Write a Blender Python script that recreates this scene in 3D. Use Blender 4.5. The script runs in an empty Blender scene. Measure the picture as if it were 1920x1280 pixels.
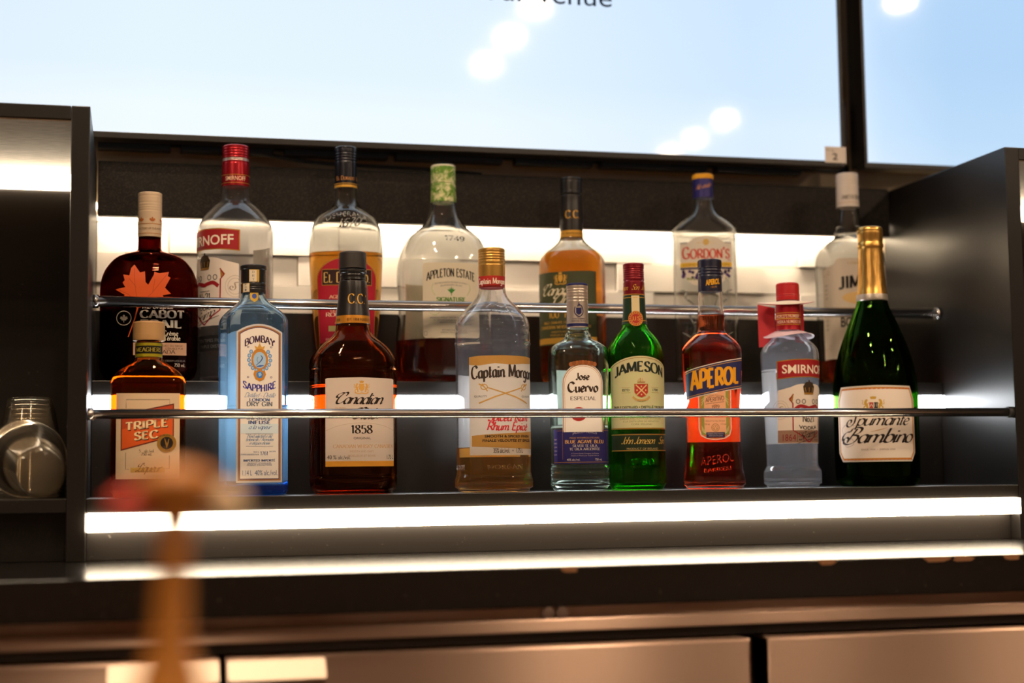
import bpy, bmesh, math, random
import numpy as np
from mathutils import Matrix, Vector
random.seed(7)
sc = bpy.context.scene
C = sc.collection
PI = math.pi

# ------------------------------------------------------------------ camera, world, exposure
cam_d = bpy.data.cameras.new('camera')
cam = bpy.data.objects.new('camera', cam_d); C.objects.link(cam)
cam_d.sensor_fit = 'HORIZONTAL'; cam_d.sensor_width = 36.0
cam_d.lens = 2868.69 / 1920 * 36.0
cam_d.clip_start = 0.02; cam_d.clip_end = 60
right = Vector((0.970762, -0.23972, -0.012451))
down = Vector((0.009126, 0.08869, -0.996017))
fwd = Vector((0.239869, 0.966783, 0.088285))
cam.matrix_world = Matrix(((right.x, -down.x, -fwd.x, 0.0518), (right.y, -down.y, -fwd.y, -1.83),
                           (right.z, -down.z, -fwd.z, 0.0184), (0, 0, 0, 1)))
cam_d.dof.use_dof = True
cam_d.dof.focus_distance = 1.93
cam_d.dof.aperture_fstop = 2.2
cam_d.dof.aperture_blades = 9
sc.camera = cam
w = bpy.data.worlds.new('world'); sc.world = w; w.use_nodes = True
w.node_tree.nodes['Background'].inputs[0].default_value = (1.0, 0.72, 0.5, 1)
w.node_tree.nodes['Background'].inputs[1].default_value = 0.05
sc.view_settings.view_transform = 'Standard'; sc.view_settings.look = 'None'
sc.view_settings.gamma = 1.0; sc.view_settings.exposure = 0.0
sc.view_settings.use_curve_mapping = False
cy = sc.cycles
cy.max_bounces = 28; cy.transmission_bounces = 26; cy.glossy_bounces = 8; cy.diffuse_bounces = 4; cy.transparent_max_bounces = 40
cy.use_denoising = True
try:
    cy.denoiser = 'OPENIMAGEDENOISE'
except Exception:
    pass
cy.sample_clamp_indirect = 6.0
cy.blur_glossy = 0.5

LAMP_POWER = 830.0      # radiance of the ceiling downlights
STRIP_WARM = 22.0        # radiance of the warm LED diffusers
STRIP_COOL = 24.0
STRIP_WASH = 115.0      # the stronger strip hidden above the tiles
SCREEN = 1.05

# ------------------------------------------------------------------ materials
MATS = {}
def srgb(h):
    v = [int(h[i:i+2], 16) / 255 for i in (0, 2, 4)]
    return tuple(c / 12.92 if c <= .04045 else ((c + .055) / 1.055) ** 2.4 for c in v)
def new_mat(name):
    m = bpy.data.materials.new(name); m.use_nodes = True
    nt = m.node_tree; nt.nodes.clear()
    out = nt.nodes.new('ShaderNodeOutputMaterial')
    return m, nt, out
def N(nt, kind, **kw):
    n = nt.nodes.new(kind)
    for k, v in kw.items():
        if k.startswith('i_'):
            n.inputs[int(k[2:])].default_value = v
        else:
            setattr(n, k, v)
    return n
def pbr(name, col, rough=.5, metal=0.0, spec=.5, coat=0.0, aniso=0.0, sheen=0):
    if name in MATS: return MATS[name]
    m, nt, out = new_mat(name)
    b = nt.nodes.new('ShaderNodeBsdfPrincipled')
    b.inputs['Base Color'].default_value = (*col, 1); b.inputs['Roughness'].default_value = rough
    b.inputs['Metallic'].default_value = metal; b.inputs['Specular IOR Level'].default_value = spec
    b.inputs['Coat Weight'].default_value = coat; b.inputs['Anisotropic'].default_value = aniso
    nt.links.new(b.outputs[0], out.inputs[0])
    MATS[name] = m
    return m
def speckle(m, c0, c1, scale, lo, hi, detail=2.0, stretch=None):
    """procedural fleck: noise between two base colours"""
    nt = m.node_tree; b = next(n for n in nt.nodes if n.type == 'BSDF_PRINCIPLED')
    tc = N(nt, 'ShaderNodeTexCoord'); no = N(nt, 'ShaderNodeTexNoise'); no.inputs['Scale'].default_value = scale
    no.inputs['Detail'].default_value = detail
    src = tc.outputs['Object']
    if stretch:
        mp = N(nt, 'ShaderNodeMapping'); mp.inputs['Scale'].default_value = stretch
        nt.links.new(src, mp.inputs[0]); src = mp.outputs[0]
    nt.links.new(src, no.inputs['Vector'])
    r = N(nt, 'ShaderNodeValToRGB')
    r.color_ramp.elements[0].position = lo; r.color_ramp.elements[1].position = hi
    r.color_ramp.elements[0].color = (*c0, 1); r.color_ramp.elements[1].color = (*c1, 1)
    nt.links.new(no.outputs[0], r.inputs[0]); nt.links.new(r.outputs[0], b.inputs['Base Color'])
    return m
def bump(m, scale, strength, dist=.001, stretch=None):
    nt = m.node_tree; b = next(n for n in nt.nodes if n.type == 'BSDF_PRINCIPLED')
    tc = N(nt, 'ShaderNodeTexCoord'); no = N(nt, 'ShaderNodeTexNoise'); no.inputs['Scale'].default_value = scale
    src = tc.outputs['Object']
    if stretch:
        mp = N(nt, 'ShaderNodeMapping'); mp.inputs['Scale'].default_value = stretch
        nt.links.new(src, mp.inputs[0]); src = mp.outputs[0]
    nt.links.new(src, no.inputs['Vector'])
    bp = N(nt, 'ShaderNodeBump'); bp.inputs['Strength'].default_value = strength; bp.inputs['Distance'].default_value = dist
    nt.links.new(no.outputs[0], bp.inputs['Height']); nt.links.new(bp.outputs[0], b.inputs['Normal'])
    return m
def emit(name, col, s):
    if name in MATS: return MATS[name]
    m, nt, out = new_mat(name)
    e = N(nt, 'ShaderNodeEmission'); e.inputs[0].default_value = (*col, 1); e.inputs[1].default_value = s
    nt.links.new(e.outputs[0], out.inputs[0]); MATS[name] = m
    return m
def glass(name, col, ior=1.5, rough=0.0, absorb=None, dens=0.0):
    if name in MATS: return MATS[name]
    m, nt, out = new_mat(name)
    g = N(nt, 'ShaderNodeBsdfGlass'); g.inputs['Color'].default_value = (*col, 1); g.inputs['Roughness'].default_value = rough
    g.inputs['IOR'].default_value = ior
    nt.links.new(g.outputs[0], out.inputs['Surface'])
    if absorb:
        v = N(nt, 'ShaderNodeVolumeAbsorption'); v.inputs[0].default_value = (*absorb, 1); v.inputs[1].default_value = dens
        nt.links.new(v.outputs[0], out.inputs['Volume'])
    MATS[name] = m
    return m
def tpaper(hexcol, t=.4):
    """thin paper: reflects, and lets some light through"""
    name = 'label_paper_' + hexcol
    if name in MATS: return MATS[name]
    m, nt, out = new_mat(name)
    d = N(nt, 'ShaderNodeBsdfDiffuse'); d.inputs[0].default_value = (*srgb(hexcol), 1)
    r = N(nt, 'ShaderNodeBsdfTranslucent'); r.inputs[0].default_value = (*srgb(hexcol), 1)
    mx = N(nt, 'ShaderNodeMixShader'); mx.inputs[0].default_value = t
    nt.links.new(d.outputs[0], mx.inputs[1]); nt.links.new(r.outputs[0], mx.inputs[2]); nt.links.new(mx.outputs[0], out.inputs[0])
    MATS[name] = m
    return m
def hazy(name, col, haze, hcol, **kw):
    """slightly cloudy plastic, or clear glass given a haze for its glow"""
    m = glass(name, col, **kw); nt = m.node_tree
    g = next(n for n in nt.nodes if n.type == 'BSDF_GLASS'); o = next(n for n in nt.nodes if n.type == 'OUTPUT_MATERIAL')
    t = N(nt, 'ShaderNodeBsdfTranslucent'); t.inputs[0].default_value = (*hcol, 1)
    mx = N(nt, 'ShaderNodeMixShader'); mx.inputs[0].default_value = haze
    nt.links.new(g.outputs[0], mx.inputs[1]); nt.links.new(t.outputs[0], mx.inputs[2]); nt.links.new(mx.outputs[0], o.inputs['Surface'])
    return m
def ink(hexcol, metal=0.0, rough=.55):
    return pbr('ink_%s_%d' % (hexcol, metal * 10), srgb(hexcol), rough, metal, .3)

black_lam = speckle(pbr('black_laminate', (.014, .012, .011), .33, 0, .5), (.0052, .0042, .0036), (.014, .011, .009), 320, .55, .78)
black_gloss = speckle(pbr('black_riser', (.012, .011, .010), .30, 0, .5), (.0105, .0085, .0072), (.06, .052, .045), 160, .71, .80)
granite = speckle(pbr('granite_panel', (.02, .018, .016), .55, 0, .22), (.0065, .0050, .0040), (.034, .026, .020), 420, .48, .76, 3)
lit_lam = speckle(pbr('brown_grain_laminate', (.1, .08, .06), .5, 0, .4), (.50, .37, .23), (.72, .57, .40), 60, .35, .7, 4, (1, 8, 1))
counter_m = bump(speckle(pbr('black_counter', (.013, .011, .010), .155, 0, .5), (.0050, .0042, .0038), (.022, .018, .015), 260, .6, .8), 380, .07, .0006)
tile_m = pbr('white_glazed_tile', (.80, .77, .72), .25, 0, .5)
beige = pbr('beige_wall_paint', (.46, .34, .21), .7)
chrome = pbr('brushed_chrome_rail', (.62, .58, .55), .2, 1.0)
def steel_mat():
    m = pbr('brushed_stainless', (.60, .42, .32), .33, 1.0, .5, 0, .98)
    nt = m.node_tree; b = next(n for n in nt.nodes if n.type == 'BSDF_PRINCIPLED')
    tg = N(nt, 'ShaderNodeTangent'); tg.direction_type = 'UV_MAP'; tg.uv_map = 'grain'
    nt.links.new(tg.outputs[0], b.inputs['Tangent'])
    b.inputs['Anisotropic Rotation'].default_value = 0.25
    bump(m, 40, .05, .0004, (1, 1, 30))
    return m
def grain_uv(o):
    me = o.data; uv = me.uv_layers.new(name='grain')
    for l in me.loops:
        c = me.vertices[l.vertex_index].co; uv.data[l.index].uv = (c.x, c.z + c.y)
    return o
steel = steel_mat()
dark_rub = pbr('black_rubber', (.012, .011, .011), .6)
plastic_black = pbr('black_tv_plastic', (.010, .008, .007), .36, 0, .5)

strip_warm = emit('led_diffuser_warm', (1.0, .80, .56), STRIP_WARM)
strip_wash = emit('led_wash_warm', (1.0, .80, .56), STRIP_WASH)
strip_cool = emit('led_diffuser_cool', (.93, .96, 1.0), STRIP_COOL)
lamp_m = emit('downlight_lens', (1.0, .74, .50), LAMP_POWER)

# ------------------------------------------------------------------ helpers
def tag(o, label=None, cat=None, group=None, kind=None):
    if label: o['label'] = label
    if cat: o['category'] = cat
    if group: o['group'] = group
    if kind: o['kind'] = kind
    return o
def empty(name, loc, label, cat, group=None, rz=0.0):
    o = bpy.data.objects.new(name, None); C.objects.link(o)
    o.empty_display_size = .02
    o.location = loc; o.rotation_euler = (0, 0, rz)
    return tag(o, label, cat, group)
def link_mesh(name, me, mats, parent=None, smooth=False):
    for m in (mats if isinstance(mats, (list, tuple)) else [mats]): me.materials.append(m)
    if smooth:
        for p in me.polygons: p.use_smooth = True
    o = bpy.data.objects.new(name, me); C.objects.link(o)
    if parent: o.parent = parent
    return o
def from_bm(name, bm, mats, parent=None, smooth=False, recalc=True):
    if recalc: bmesh.ops.recalc_face_normals(bm, faces=bm.faces)
    me = bpy.data.meshes.new(name); bm.to_mesh(me); bm.free()
    return link_mesh(name, me, mats, parent, smooth)
def add_box(bm, x0, x1, y0, y1, z0, z1, bev=0.0, mi=0):
    t = bmesh.new()
    vs = [t.verts.new((x, y, z)) for x in (x0, x1) for y in (y0, y1) for z in (z0, z1)]
    for f in ((0, 1, 3, 2), (4, 6, 7, 5), (0, 4, 5, 1), (2, 3, 7, 6), (0, 2, 6, 4), (1, 5, 7, 3)):
        t.faces.new([vs[i] for i in f])
    if bev: bmesh.ops.bevel(t, geom=t.edges[:], offset=bev, segments=2, affect='EDGES', profile=.6)
    bmesh.ops.recalc_face_normals(t, faces=t.faces)
    me = bpy.data.meshes.new('t'); t.to_mesh(me); t.free()
    n = len(bm.faces); bm.from_mesh(me); bpy.data.meshes.remove(me)
    bm.faces.ensure_lookup_table()
    for f in bm.faces[n:]: f.material_index = mi
def box(name, b, mat, parent=None, bev=0.0008):
    bm = bmesh.new(); add_box(bm, *b, bev=bev)
    return from_bm(name, bm, mat, parent, recalc=False)
def add_lathe(bm, prof, seg=48, mi=0, close=True, ridge=None, M=None):
    """prof: [(r,z)]; ridge(ang index, ring index)->radius factor"""
    rings = []
    for j, (r, z) in enumerate(prof):
        ring = []
        for i in range(seg):
            a = 2 * PI * i / seg
            rr = r * (ridge(i, j) if ridge else 1)
            v = Vector((rr * math.sin(a), -rr * math.cos(a), z))
            ring.append(bm.verts.new(M @ v if M else v))
        rings.append(ring)
    for j in range(len(rings) - 1):
        for i in range(seg):
            f = bm.faces.new((rings[j][i], rings[j][(i + 1) % seg], rings[j + 1][(i + 1) % seg], rings[j + 1][i])); f.material_index = mi; f.smooth = True
    if close:
        for ring in (rings[0], rings[-1]):
            f = bm.faces.new(ring); f.material_index = mi
    return rings
def add_tube(bm, pts, r, seg=12, mi=0):
    pts = [Vector(p) for p in pts]; rings = []
    up = Vector((0, 0, 1))
    for i, p in enumerate(pts):
        t = (pts[min(i + 1, len(pts) - 1)] - pts[max(i - 1, 0)]).normalized()
        u = up if abs(t.dot(up)) < .95 else Vector((0, 1, 0))
        a = t.cross(u).normalized(); b = t.cross(a).normalized()
        rings.append([bm.verts.new(p + r * (math.cos(2 * PI * k / seg) * a + math.sin(2 * PI * k / seg) * b)) for k in range(seg)])
    for j in range(len(rings) - 1):
        for k in range(seg):
            f = bm.faces.new((rings[j][k], rings[j][(k + 1) % seg], rings[j + 1][(k + 1) % seg], rings[j + 1][k])); f.material_index = mi; f.smooth = True
    bm.faces.new(rings[0]); bm.faces.new(rings[-1])
def smooth_pts(pts, n=6):
    """Catmull-Rom through 2-D points"""
    P = [np.array(p, float) for p in pts]
    if len(P) < 3: return [tuple(p) for p in P]
    closed = np.allclose(P[0], P[-1])
    out = []
    for i in range(len(P) - 1):
        a = P[i - 1] if i > 0 else (P[-2] if closed else 2 * P[0] - P[1])
        d = P[i + 2] if i + 2 < len(P) else (P[1] if closed else 2 * P[-1] - P[-2])
        b, c = P[i], P[i + 1]
        for k in range(n):
            t = k / n
            out.append(tuple(.5 * (2 * b + (c - a) * t + (2 * a - 5 * b + 4 * c - d) * t * t + (3 * b - a - 3 * c + d) * t ** 3)))
    out.append(tuple(P[-1]))
    return out

# ------------------------------------------------------------------ lettering: a drawn pen alphabet
SK = {
'A': (.72, "-0,0 .35,1;-.35,1 .72,0;-.13,.33 .58,.33"), 'B': (.64, "-.08,0 .08,1;~.08,1 .38,1 .54,.88 .54,.66 .38,.54 .08,.53;~.08,.53 .42,.53 .61,.4 .61,.14 .42,0 .08,0"),
'C': (.72, "~.66,.8 .56,.95 .38,1 .15,.9 .03,.62 .03,.38 .15,.1 .38,0 .56,.05 .67,.2"), 'D': (.74, "-.08,0 .08,1;~.08,1 .36,1 .62,.84 .7,.5 .62,.16 .36,0 .08,0"),
'E': (.6, "-.08,0 .08,1;-.08,1 .52,1;-.08,.53 .42,.53;-.08,0 .55,0"), 'F': (.56, "-.08,0 .08,1;-.08,1 .52,1;-.08,.52 .42,.52"),
'G': (.76, "~.66,.8 .56,.95 .38,1 .15,.9 .03,.62 .03,.38 .15,.1 .38,0 .56,.04 .68,.12;-.68,.42 .68,.1;-.46,.42 .74,.42"), 'H': (.74, "-.08,0 .08,1;-.66,0 .66,1;-.08,.52 .66,.52"),
'I': (.2, "-.1,0 .1,1"), 'J': (.42, "~.32,1 .32,.3 .28,.08 .15,0 .0,.1"), 'K': (.68, "-.08,0 .08,1;-.62,1 .08,.42;-.25,.56 .66,0"), 'L': (.56, "-.08,0 .08,1;-.08,0 .53,0"),
'M': (.88, "-.06,0 .1,1;-.1,1 .44,.08;-.44,.08 .78,1;-.78,1 .82,0"), 'N': (.74, "-.08,0 .08,1;-.08,1 .66,0;-.66,0 .66,1"),
'O': (.8, "~.39,1 .14,.9 .03,.62 .03,.38 .14,.1 .39,0 .64,.1 .75,.38 .75,.62 .64,.9 .39,1"), 'P': (.6, "-.08,0 .08,1;~.08,1 .4,1 .57,.88 .57,.6 .4,.46 .08,.45"),
'R': (.66, "-.08,0 .08,1;~.08,1 .4,1 .56,.88 .56,.62 .4,.49 .08,.48;-.3,.48 .65,0"), 'S': (.56, "~.5,.8 .42,.95 .27,1 .12,.93 .06,.76 .14,.6 .42,.43 .52,.27 .46,.08 .28,0 .12,.04 .03,.2"),
'T': (.62, "-.31,0 .31,1;-.0,1 .62,1"), 'U': (.72, "~.08,1 .08,.35 .14,.1 .35,0 .56,.1 .62,.35 .62,1"), 'V': (.68, "-0,1 .34,0;-.34,0 .68,1"),
'W': (.94, "-0,1 .24,0;-.24,0 .47,.9;-.47,.9 .7,0;-.7,0 .94,1"), 'Y': (.66, "-0,1 .33,.48;-.66,1 .33,.48;-.33,.48 .33,0"), 'Z': (.6, "-.02,1 .58,1;-.58,1 .02,0;-.02,0 .6,0"),
'0': (.6, "~.3,1 .1,.85 .04,.5 .1,.15 .3,0 .5,.15 .56,.5 .5,.85 .3,1"), '1': (.34, "-.2,0 .2,1;-.04,.82 .2,1"), '2': (.56, "~.06,.76 .14,.94 .3,1 .46,.92 .5,.74 .4,.52 .05,0;-.05,0 .54,0"),
'4': (.6, "-.44,0 .44,1;-.44,1 .02,.3;-.02,.3 .58,.3"), '5': (.56, "-.12,1 .5,1;-.12,1 .09,.56;~.09,.56 .28,.64 .46,.54 .52,.32 .42,.08 .24,0 .05,.1"),
'6': (.58, "~.5,.9 .32,.98 .14,.78 .05,.4 .12,.1 .3,0 .48,.1 .53,.32 .44,.54 .28,.58 .1,.46"), '7': (.54, "-.03,1 .52,1;-.52,1 .18,0"),
'8': (.58, "~.29,1 .12,.92 .1,.72 .29,.54 .5,.36 .52,.14 .29,0 .06,.14 .08,.36 .29,.54 .48,.72 .46,.92 .29,1"), '9': (.58, "~.06,.1 .26,.02 .44,.22 .53,.6 .46,.9 .28,1 .1,.9 .05,.68 .14,.46 .3,.42 .48,.54"),
'a': (.52, "~.42,.45 .3,.56 .12,.5 .04,.28 .1,.06 .24,0 .38,.12 .43,.3;-.43,.55 .42,.12;~.42,.12 .46,.0 .56,.1"), 'b': (.5, "-.06,1 .06,.06;~.06,.36 .2,.55 .38,.5 .45,.28 .38,.06 .2,0 .06,.1"),
'c': (.44, "~.39,.44 .28,.56 .1,.48 .03,.26 .12,.04 .28,0 .44,.12"), 'd': (.54, "~.42,.42 .3,.56 .12,.5 .04,.28 .1,.06 .24,0 .4,.12;-.45,1 .44,.12;~.44,.12 .48,0 .57,.1"),
'e': (.44, "~.05,.27 .36,.33 .37,.48 .24,.56 .08,.46 .03,.25 .12,.04 .26,0 .44,.12"), 'g': (.5, "~.42,.42 .3,.56 .12,.5 .04,.28 .1,.08 .24,.04 .4,.14;~.44,.55 .44,0 .38,-.25 .22,-.33 .05,-.22"),
'h': (.52, "-.06,1 .06,0;~.06,.34 .2,.54 .34,.54 .41,.4 .41,.12 .45,0 .55,.1"), 'i': (.22, "-.08,.55 .08,.12;~.08,.12 .12,0 .24,.1;-.09,.74 .09,.83"), 'l': (.22, "-.08,1 .08,.12;~.08,.12 .12,0 .24,.1"),
'm': (.8, "-.06,.55 .06,0;~.06,.34 .17,.53 .3,.53 .36,.4 .36,0;~.36,.34 .47,.53 .6,.53 .67,.4 .67,.12 .71,0 .82,.1"), 'n': (.52, "-.06,.55 .06,0;~.06,.34 .2,.54 .34,.54 .41,.4 .41,.12 .45,0 .55,.1"),
'o': (.5, "~.24,.56 .08,.48 .03,.27 .1,.05 .24,0 .38,.06 .45,.28 .39,.48 .24,.56"), 'p': (.5, "-.06,.55 .06,-.35;~.06,.36 .2,.55 .38,.5 .45,.28 .38,.06 .2,0 .06,.1"),
'q': (.52, "~.42,.42 .3,.56 .12,.5 .04,.28 .1,.06 .24,0 .4,.12;-.44,.55 .44,-.35"), 'r': (.38, "-.06,.55 .06,0;~.06,.32 .18,.52 .3,.56 .38,.5"), 's': (.4, "~.34,.45 .22,.56 .08,.48 .1,.34 .3,.24 .35,.1 .2,0 .03,.1"),
't': (.34, "-.14,.85 .13,.15;~.13,.15 .17,0 .32,.1;-.02,.55 .3,.55"), 'u': (.54, "~.06,.55 .06,.15 .14,0 .28,.02 .42,.2;-.43,.55 .43,.12;~.43,.12 .47,0 .57,.1"), 'v': (.46, "-.02,.55 .22,0;-.22,0 .44,.55"),
'y': (.5, "~.06,.55 .06,.2 .15,.04 .28,.06 .42,.22;~.43,.55 .42,-.05 .34,-.28 .18,-.33 .04,-.22"), '.': (.16, "-.06,.0 .07,.05"), '-': (.4, "-.05,.3 .35,.3"), '/': (.4, "-.02,-.1 .38,1"), "'": (.16, "-.1,1 .06,.75"),
' ': (.34, ""),
# flourished capitals for script settings
'@C': (.66, "~.56,.72 .62,.92 .52,1.04 .34,.98 .16,.7 .08,.4 .12,.1 .28,.0 .46,.06 .64,.28;~.34,.98 .14,1.0 -.06,.88 -.14,.7 -.06,.58 .06,.6"),
'@S': (.62, "~.46,.95 .36,1.02 .28,.85 .34,.5 .36,.2 .2,-.08 -.04,-.06 -.18,.18 -.1,.46 .08,.44 .12,.26 .02,.16;~.36,.98 .5,1.06 .62,.98"),
'@B': (.7, "~.34,1 .22,.5 .08,.02;~.02,.8 .1,1.02 .36,1.1 .58,1.0 .56,.74 .36,.58 .3,.56 .54,.5 .6,.28 .44,.0 .14,-.1 -.14,.02 -.2,.28 -.04,.4 .1,.26 .02,.14;~.02,.8 -.22,.74 -.36,.46 -.28,.16"),
'@L': (.6, "~.5,.86 .5,1.02 .36,1.02 .28,.7 .24,.3 .12,.04 -.06,.02 -.06,.14 .12,.14 .34,.02 .6,.1;~.28,.66 .02,.6 -.08,.8 .06,.98"),
'@J': (.5, "~.1,.9 .3,1.02 .5,1 .38,.5 .26,-.1 .06,-.3 -.06,-.16 .16,.06 .5,.2"),
}
def pen_text(s, weight=.16, thin=.035, nib=20, slant=0.0, xs=1.0, track=.08, serif=0.0, caps2=None):
    """drawn lettering -> (quads as lists of 4 points, width). cap height 1. caps2: height of small capitals for a-z typed in capitals"""
    polys = []; x = 0.0
    phi = math.radians(nib)
    i = 0
    while i < len(s):
        ch = s[i]; sc_ = 1.0
        if ch == '@' and s[i:i+2] in SK:
            g = SK[s[i:i+2]]; i += 2
        else:
            i += 1
            if caps2 and ch.islower(): ch = ch.upper(); sc_ = caps2
            g = SK.get(ch) or SK.get({'é': 'e', 'è': 'e', 'à': 'a', 'É': 'E'}.get(ch, ' '))
            if ch in 'éèÉ':
                g = (g[0], g[1] + (";-.2,.66 .32,.8" if ch == 'é' else ";-.3,.66 .18,.8" if ch == 'è' else ";-.22,1.1 .36,1.24"))
        wd, st = g
        for part in st.split(';'):
            if not part: continue
            pts = [tuple(float(q) for q in p.split(',')) for p in part[1:].split()]
            ends = [pts[0], pts[-1]]
            if part[0] == '~': pts = smooth_pts(pts, 5)
            A = np.array(pts) * np.array([xs, 1.0]) * sc_
            T = np.gradient(A, axis=0) if len(A) > 1 else np.zeros_like(A)
            T /= np.maximum(np.linalg.norm(T, axis=1, keepdims=True), 1e-6)
            th = np.arctan2(T[:, 1], T[:, 0])
            hw = .5 * (thin + (weight - thin) * np.abs(np.sin(th - phi))) * (1 if sc_ == 1 else .88)
            Nn = np.stack([-T[:, 1], T[:, 0]], 1)
            L = A + Nn * hw[:, None]; R = A - Nn * hw[:, None]
            if part[0] == '-' and abs(T[0, 1]) < .05: pass
            for k in range(len(A) - 1):
                polys.append([R[k] + (x, 0), R[k+1] + (x, 0), L[k+1] + (x, 0), L[k] + (x, 0)])
            if serif and part[0] == '-' and abs(T[0, 1]) > .35 and ch not in '.-/\'':
                for e in ends:
                    for lev in (0.0, 1.0):
                        if abs(e[1] - lev) < .02:
                            ex, ey = e[0] * xs * sc_ + x, e[1] * sc_
                            d = thin * 1.1 * (1 if lev == 0 else -1)
                            q = [(ex - serif, ey), (ex + serif, ey), (ex + serif, ey + d), (ex - serif, ey + d)]
                            polys.append([np.array(v) for v in (q if d > 0 else q[::-1])])
                            # bracket
                            polys.append([np.array(v) for v in ((ex - serif * .8, ey + d), (ex + serif * .8, ey + d), (ex + weight * .3, ey + 3 * d), (ex - weight * .3, ey + 3 * d))])
            if serif and part[0] == '-' and abs(T[0, 1]) < .05 and ch in 'EFLTZ':
                e = max(ends); ex, ey = e[0] * xs * sc_ + x, e[1] * sc_
                d = -.17 if ey > .8 * sc_ else .17 if ey < .2 * sc_ else 0
                if d: polys.append([np.array(v) for v in ((ex - thin * 2, ey), (ex, ey), (ex, ey + d), (ex - thin * .3, ey + d))])
                if d and ch == 'T':
                    e = min(ends); ex = e[0] * xs * sc_ + x
                    polys.append([np.array(v) for v in ((ex, ey), (ex + thin * 2, ey), (ex + thin * .3, ey + d), (ex, ey + d))])
        x += wd * xs * sc_ + track
    x -= track
    if slant:
        polys = [[np.array((v[0] + slant * v[1], v[1])) for v in q] for q in polys]
    return polys, x

_font_cache = {}
def sans_text(s, bold=0.0):
    """built-in sans face -> (triangles, width, cap height=1)"""
    key = (s, bold)
    if key in _font_cache: return _font_cache[key]
    cu = bpy.data.curves.new('t', 'FONT'); cu.body = s; cu.size = 1.0; cu.offset = bold; cu.resolution_u = 3
    o = bpy.data.objects.new('t', cu); C.objects.link(o)
    dg = bpy.context.evaluated_depsgraph_get(); dg.update()
    me = o.evaluated_get(dg).to_mesh()
    co = np.array([v.co[:2] for v in me.vertices]) if len(me.vertices) else np.zeros((0, 2))
    faces = [tuple(p.vertices) for p in me.polygons]
    o.evaluated_get(dg).to_mesh_clear()
    bpy.data.objects.remove(o); bpy.data.curves.remove(cu)
    co = co / .729
    x0, x1 = co[:, 0].min(), co[:, 0].max()
    co[:, 0] -= x0
    r = ([[co[i] for i in f] for f in faces], x1 - x0)
    _font_cache[key] = r
    return r

# ------------------------------------------------------------------ surfaces of revolution / lofts that labels can wrap
def pchip(xs, ys, xq):
    xs = np.array(xs, float); ys = np.array(ys, float)
    h = np.diff(xs); d = np.diff(ys) / h
    m = np.zeros(len(xs)); m[0] = d[0]; m[-1] = d[-1]
    for i in range(1, len(xs) - 1):
        m[i] = 0 if d[i-1] * d[i] <= 0 else (h[i-1] + h[i]) * 3 / ((2 * h[i] + h[i-1]) / d[i-1] + (h[i] + 2 * h[i-1]) / d[i])
    i = np.clip(np.searchsorted(xs, xq) - 1, 0, len(xs) - 2)
    t = (xq - xs[i]) / h[i]
    return ys[i] * (1 + 2*t) * (1-t)**2 + m[i] * h[i] * t * (1-t)**2 + ys[i+1] * t*t * (3 - 2*t) + m[i+1] * h[i] * t*t * (t - 1)
_th = np.linspace(0, 2 * PI, 721)
def section(a, b, n, seg):
    """superellipse outline, equal arc steps, starting at the front (-Y) and running towards +X; returns points and perimeter"""
    s, c = np.sin(_th), np.cos(_th)
    x = a * np.sign(s) * np.abs(s) ** (2 / n); y = -b * np.sign(c) * np.abs(c) ** (2 / n)
    L = np.concatenate([[0], np.cumsum(np.hypot(np.diff(x), np.diff(y)))])
    q = np.linspace(0, L[-1], seg + 1)[:-1]
    return np.stack([np.interp(q, L, x), np.interp(q, L, y)], 1), L[-1]
class Surf:
    """profile: [(z, half width)], body depth ratio dr and exponent n, round above z_neck, body shape below z_sh"""
    def __init__(self, prof, dr=1.0, n=2.0, z_neck=None, z_sh=None):
        prof = sorted(prof); self.z = [p[0] for p in prof]; self.r = [p[1] for p in prof]
        self.dr, self.n, self.zn, self.zs = dr, n, z_neck, z_sh
        self.cache = {}
    def abn(self, z, inset=0.0):
        a = float(pchip(self.z, self.r, np.array([z]))[0])
        k = 1.0 if self.zn is None else min(1, max(0, (self.zn - z) / (self.zn - self.zs)))
        k = k * k * (3 - 2 * k)
        if self.zn is None: dr, n = self.dr, self.n
        else: dr, n = 1 + (self.dr - 1) * k, 2 + (self.n - 2) * k
        return max(a - inset, .0008), max(a * dr - inset, .0008), n
    def at(self, z):
        key = round(z, 4)
        if key not in self.cache:
            pts, per = section(*self.abn(z), 360)
            nx = np.roll(pts, -1, 0) - np.roll(pts, 1, 0)
            nr = np.stack([-(-nx[:, 1]), -nx[:, 0]], 1); nr = np.stack([nx[:, 1] * -1 * -1, -nx[:, 0]], 1)
            nr /= np.linalg.norm(nr, axis=1, keepdims=True)
            self.cache[key] = (pts, nr, per)
        return self.cache[key]
    def point(self, s, z, off, rot):
        pts, nr, per = self.at(z)
        f = (s / per * 360 + rot / (2 * PI) * 360)
        i = int(math.floor(f)); t = f - i
        p = pts[i % 360] * (1 - t) + pts[(i + 1) % 360] * t
        q = nr[i % 360] * (1 - t) + nr[(i + 1) % 360] * t
        return (p[0] + q[0] * off, p[1] + q[1] * off, z)
def loft_rings(bm, surf, zs, seg, inset=0.0, mi=0):
    rings = []
    for z in zs:
        pts, _ = section(*surf.abn(z, inset), seg)
        rings.append([bm.verts.new((p[0], p[1], z)) for p in pts])
    return rings
def bridge(bm, rings, flip=False, mi=0):
    seg = len(rings[0])
    for j in range(len(rings) - 1):
        for i in range(seg):
            q = (rings[j][i], rings[j][(i+1) % seg], rings[j+1][(i+1) % seg], rings[j+1][i])
            f = bm.faces.new(q[::-1] if flip else q); f.smooth = True; f.material_index = mi
def zsteps(surf, z0, z1, n):
    zs = sorted(set([round(z, 6) for z in np.linspace(z0, z1, n)] + [round(z, 6) for z in surf.z if z0 < z < z1]))
    out = [zs[0]]
    for z in zs[1:]:
        if z - out[-1] > .0003: out.append(z)
    return out

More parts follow.
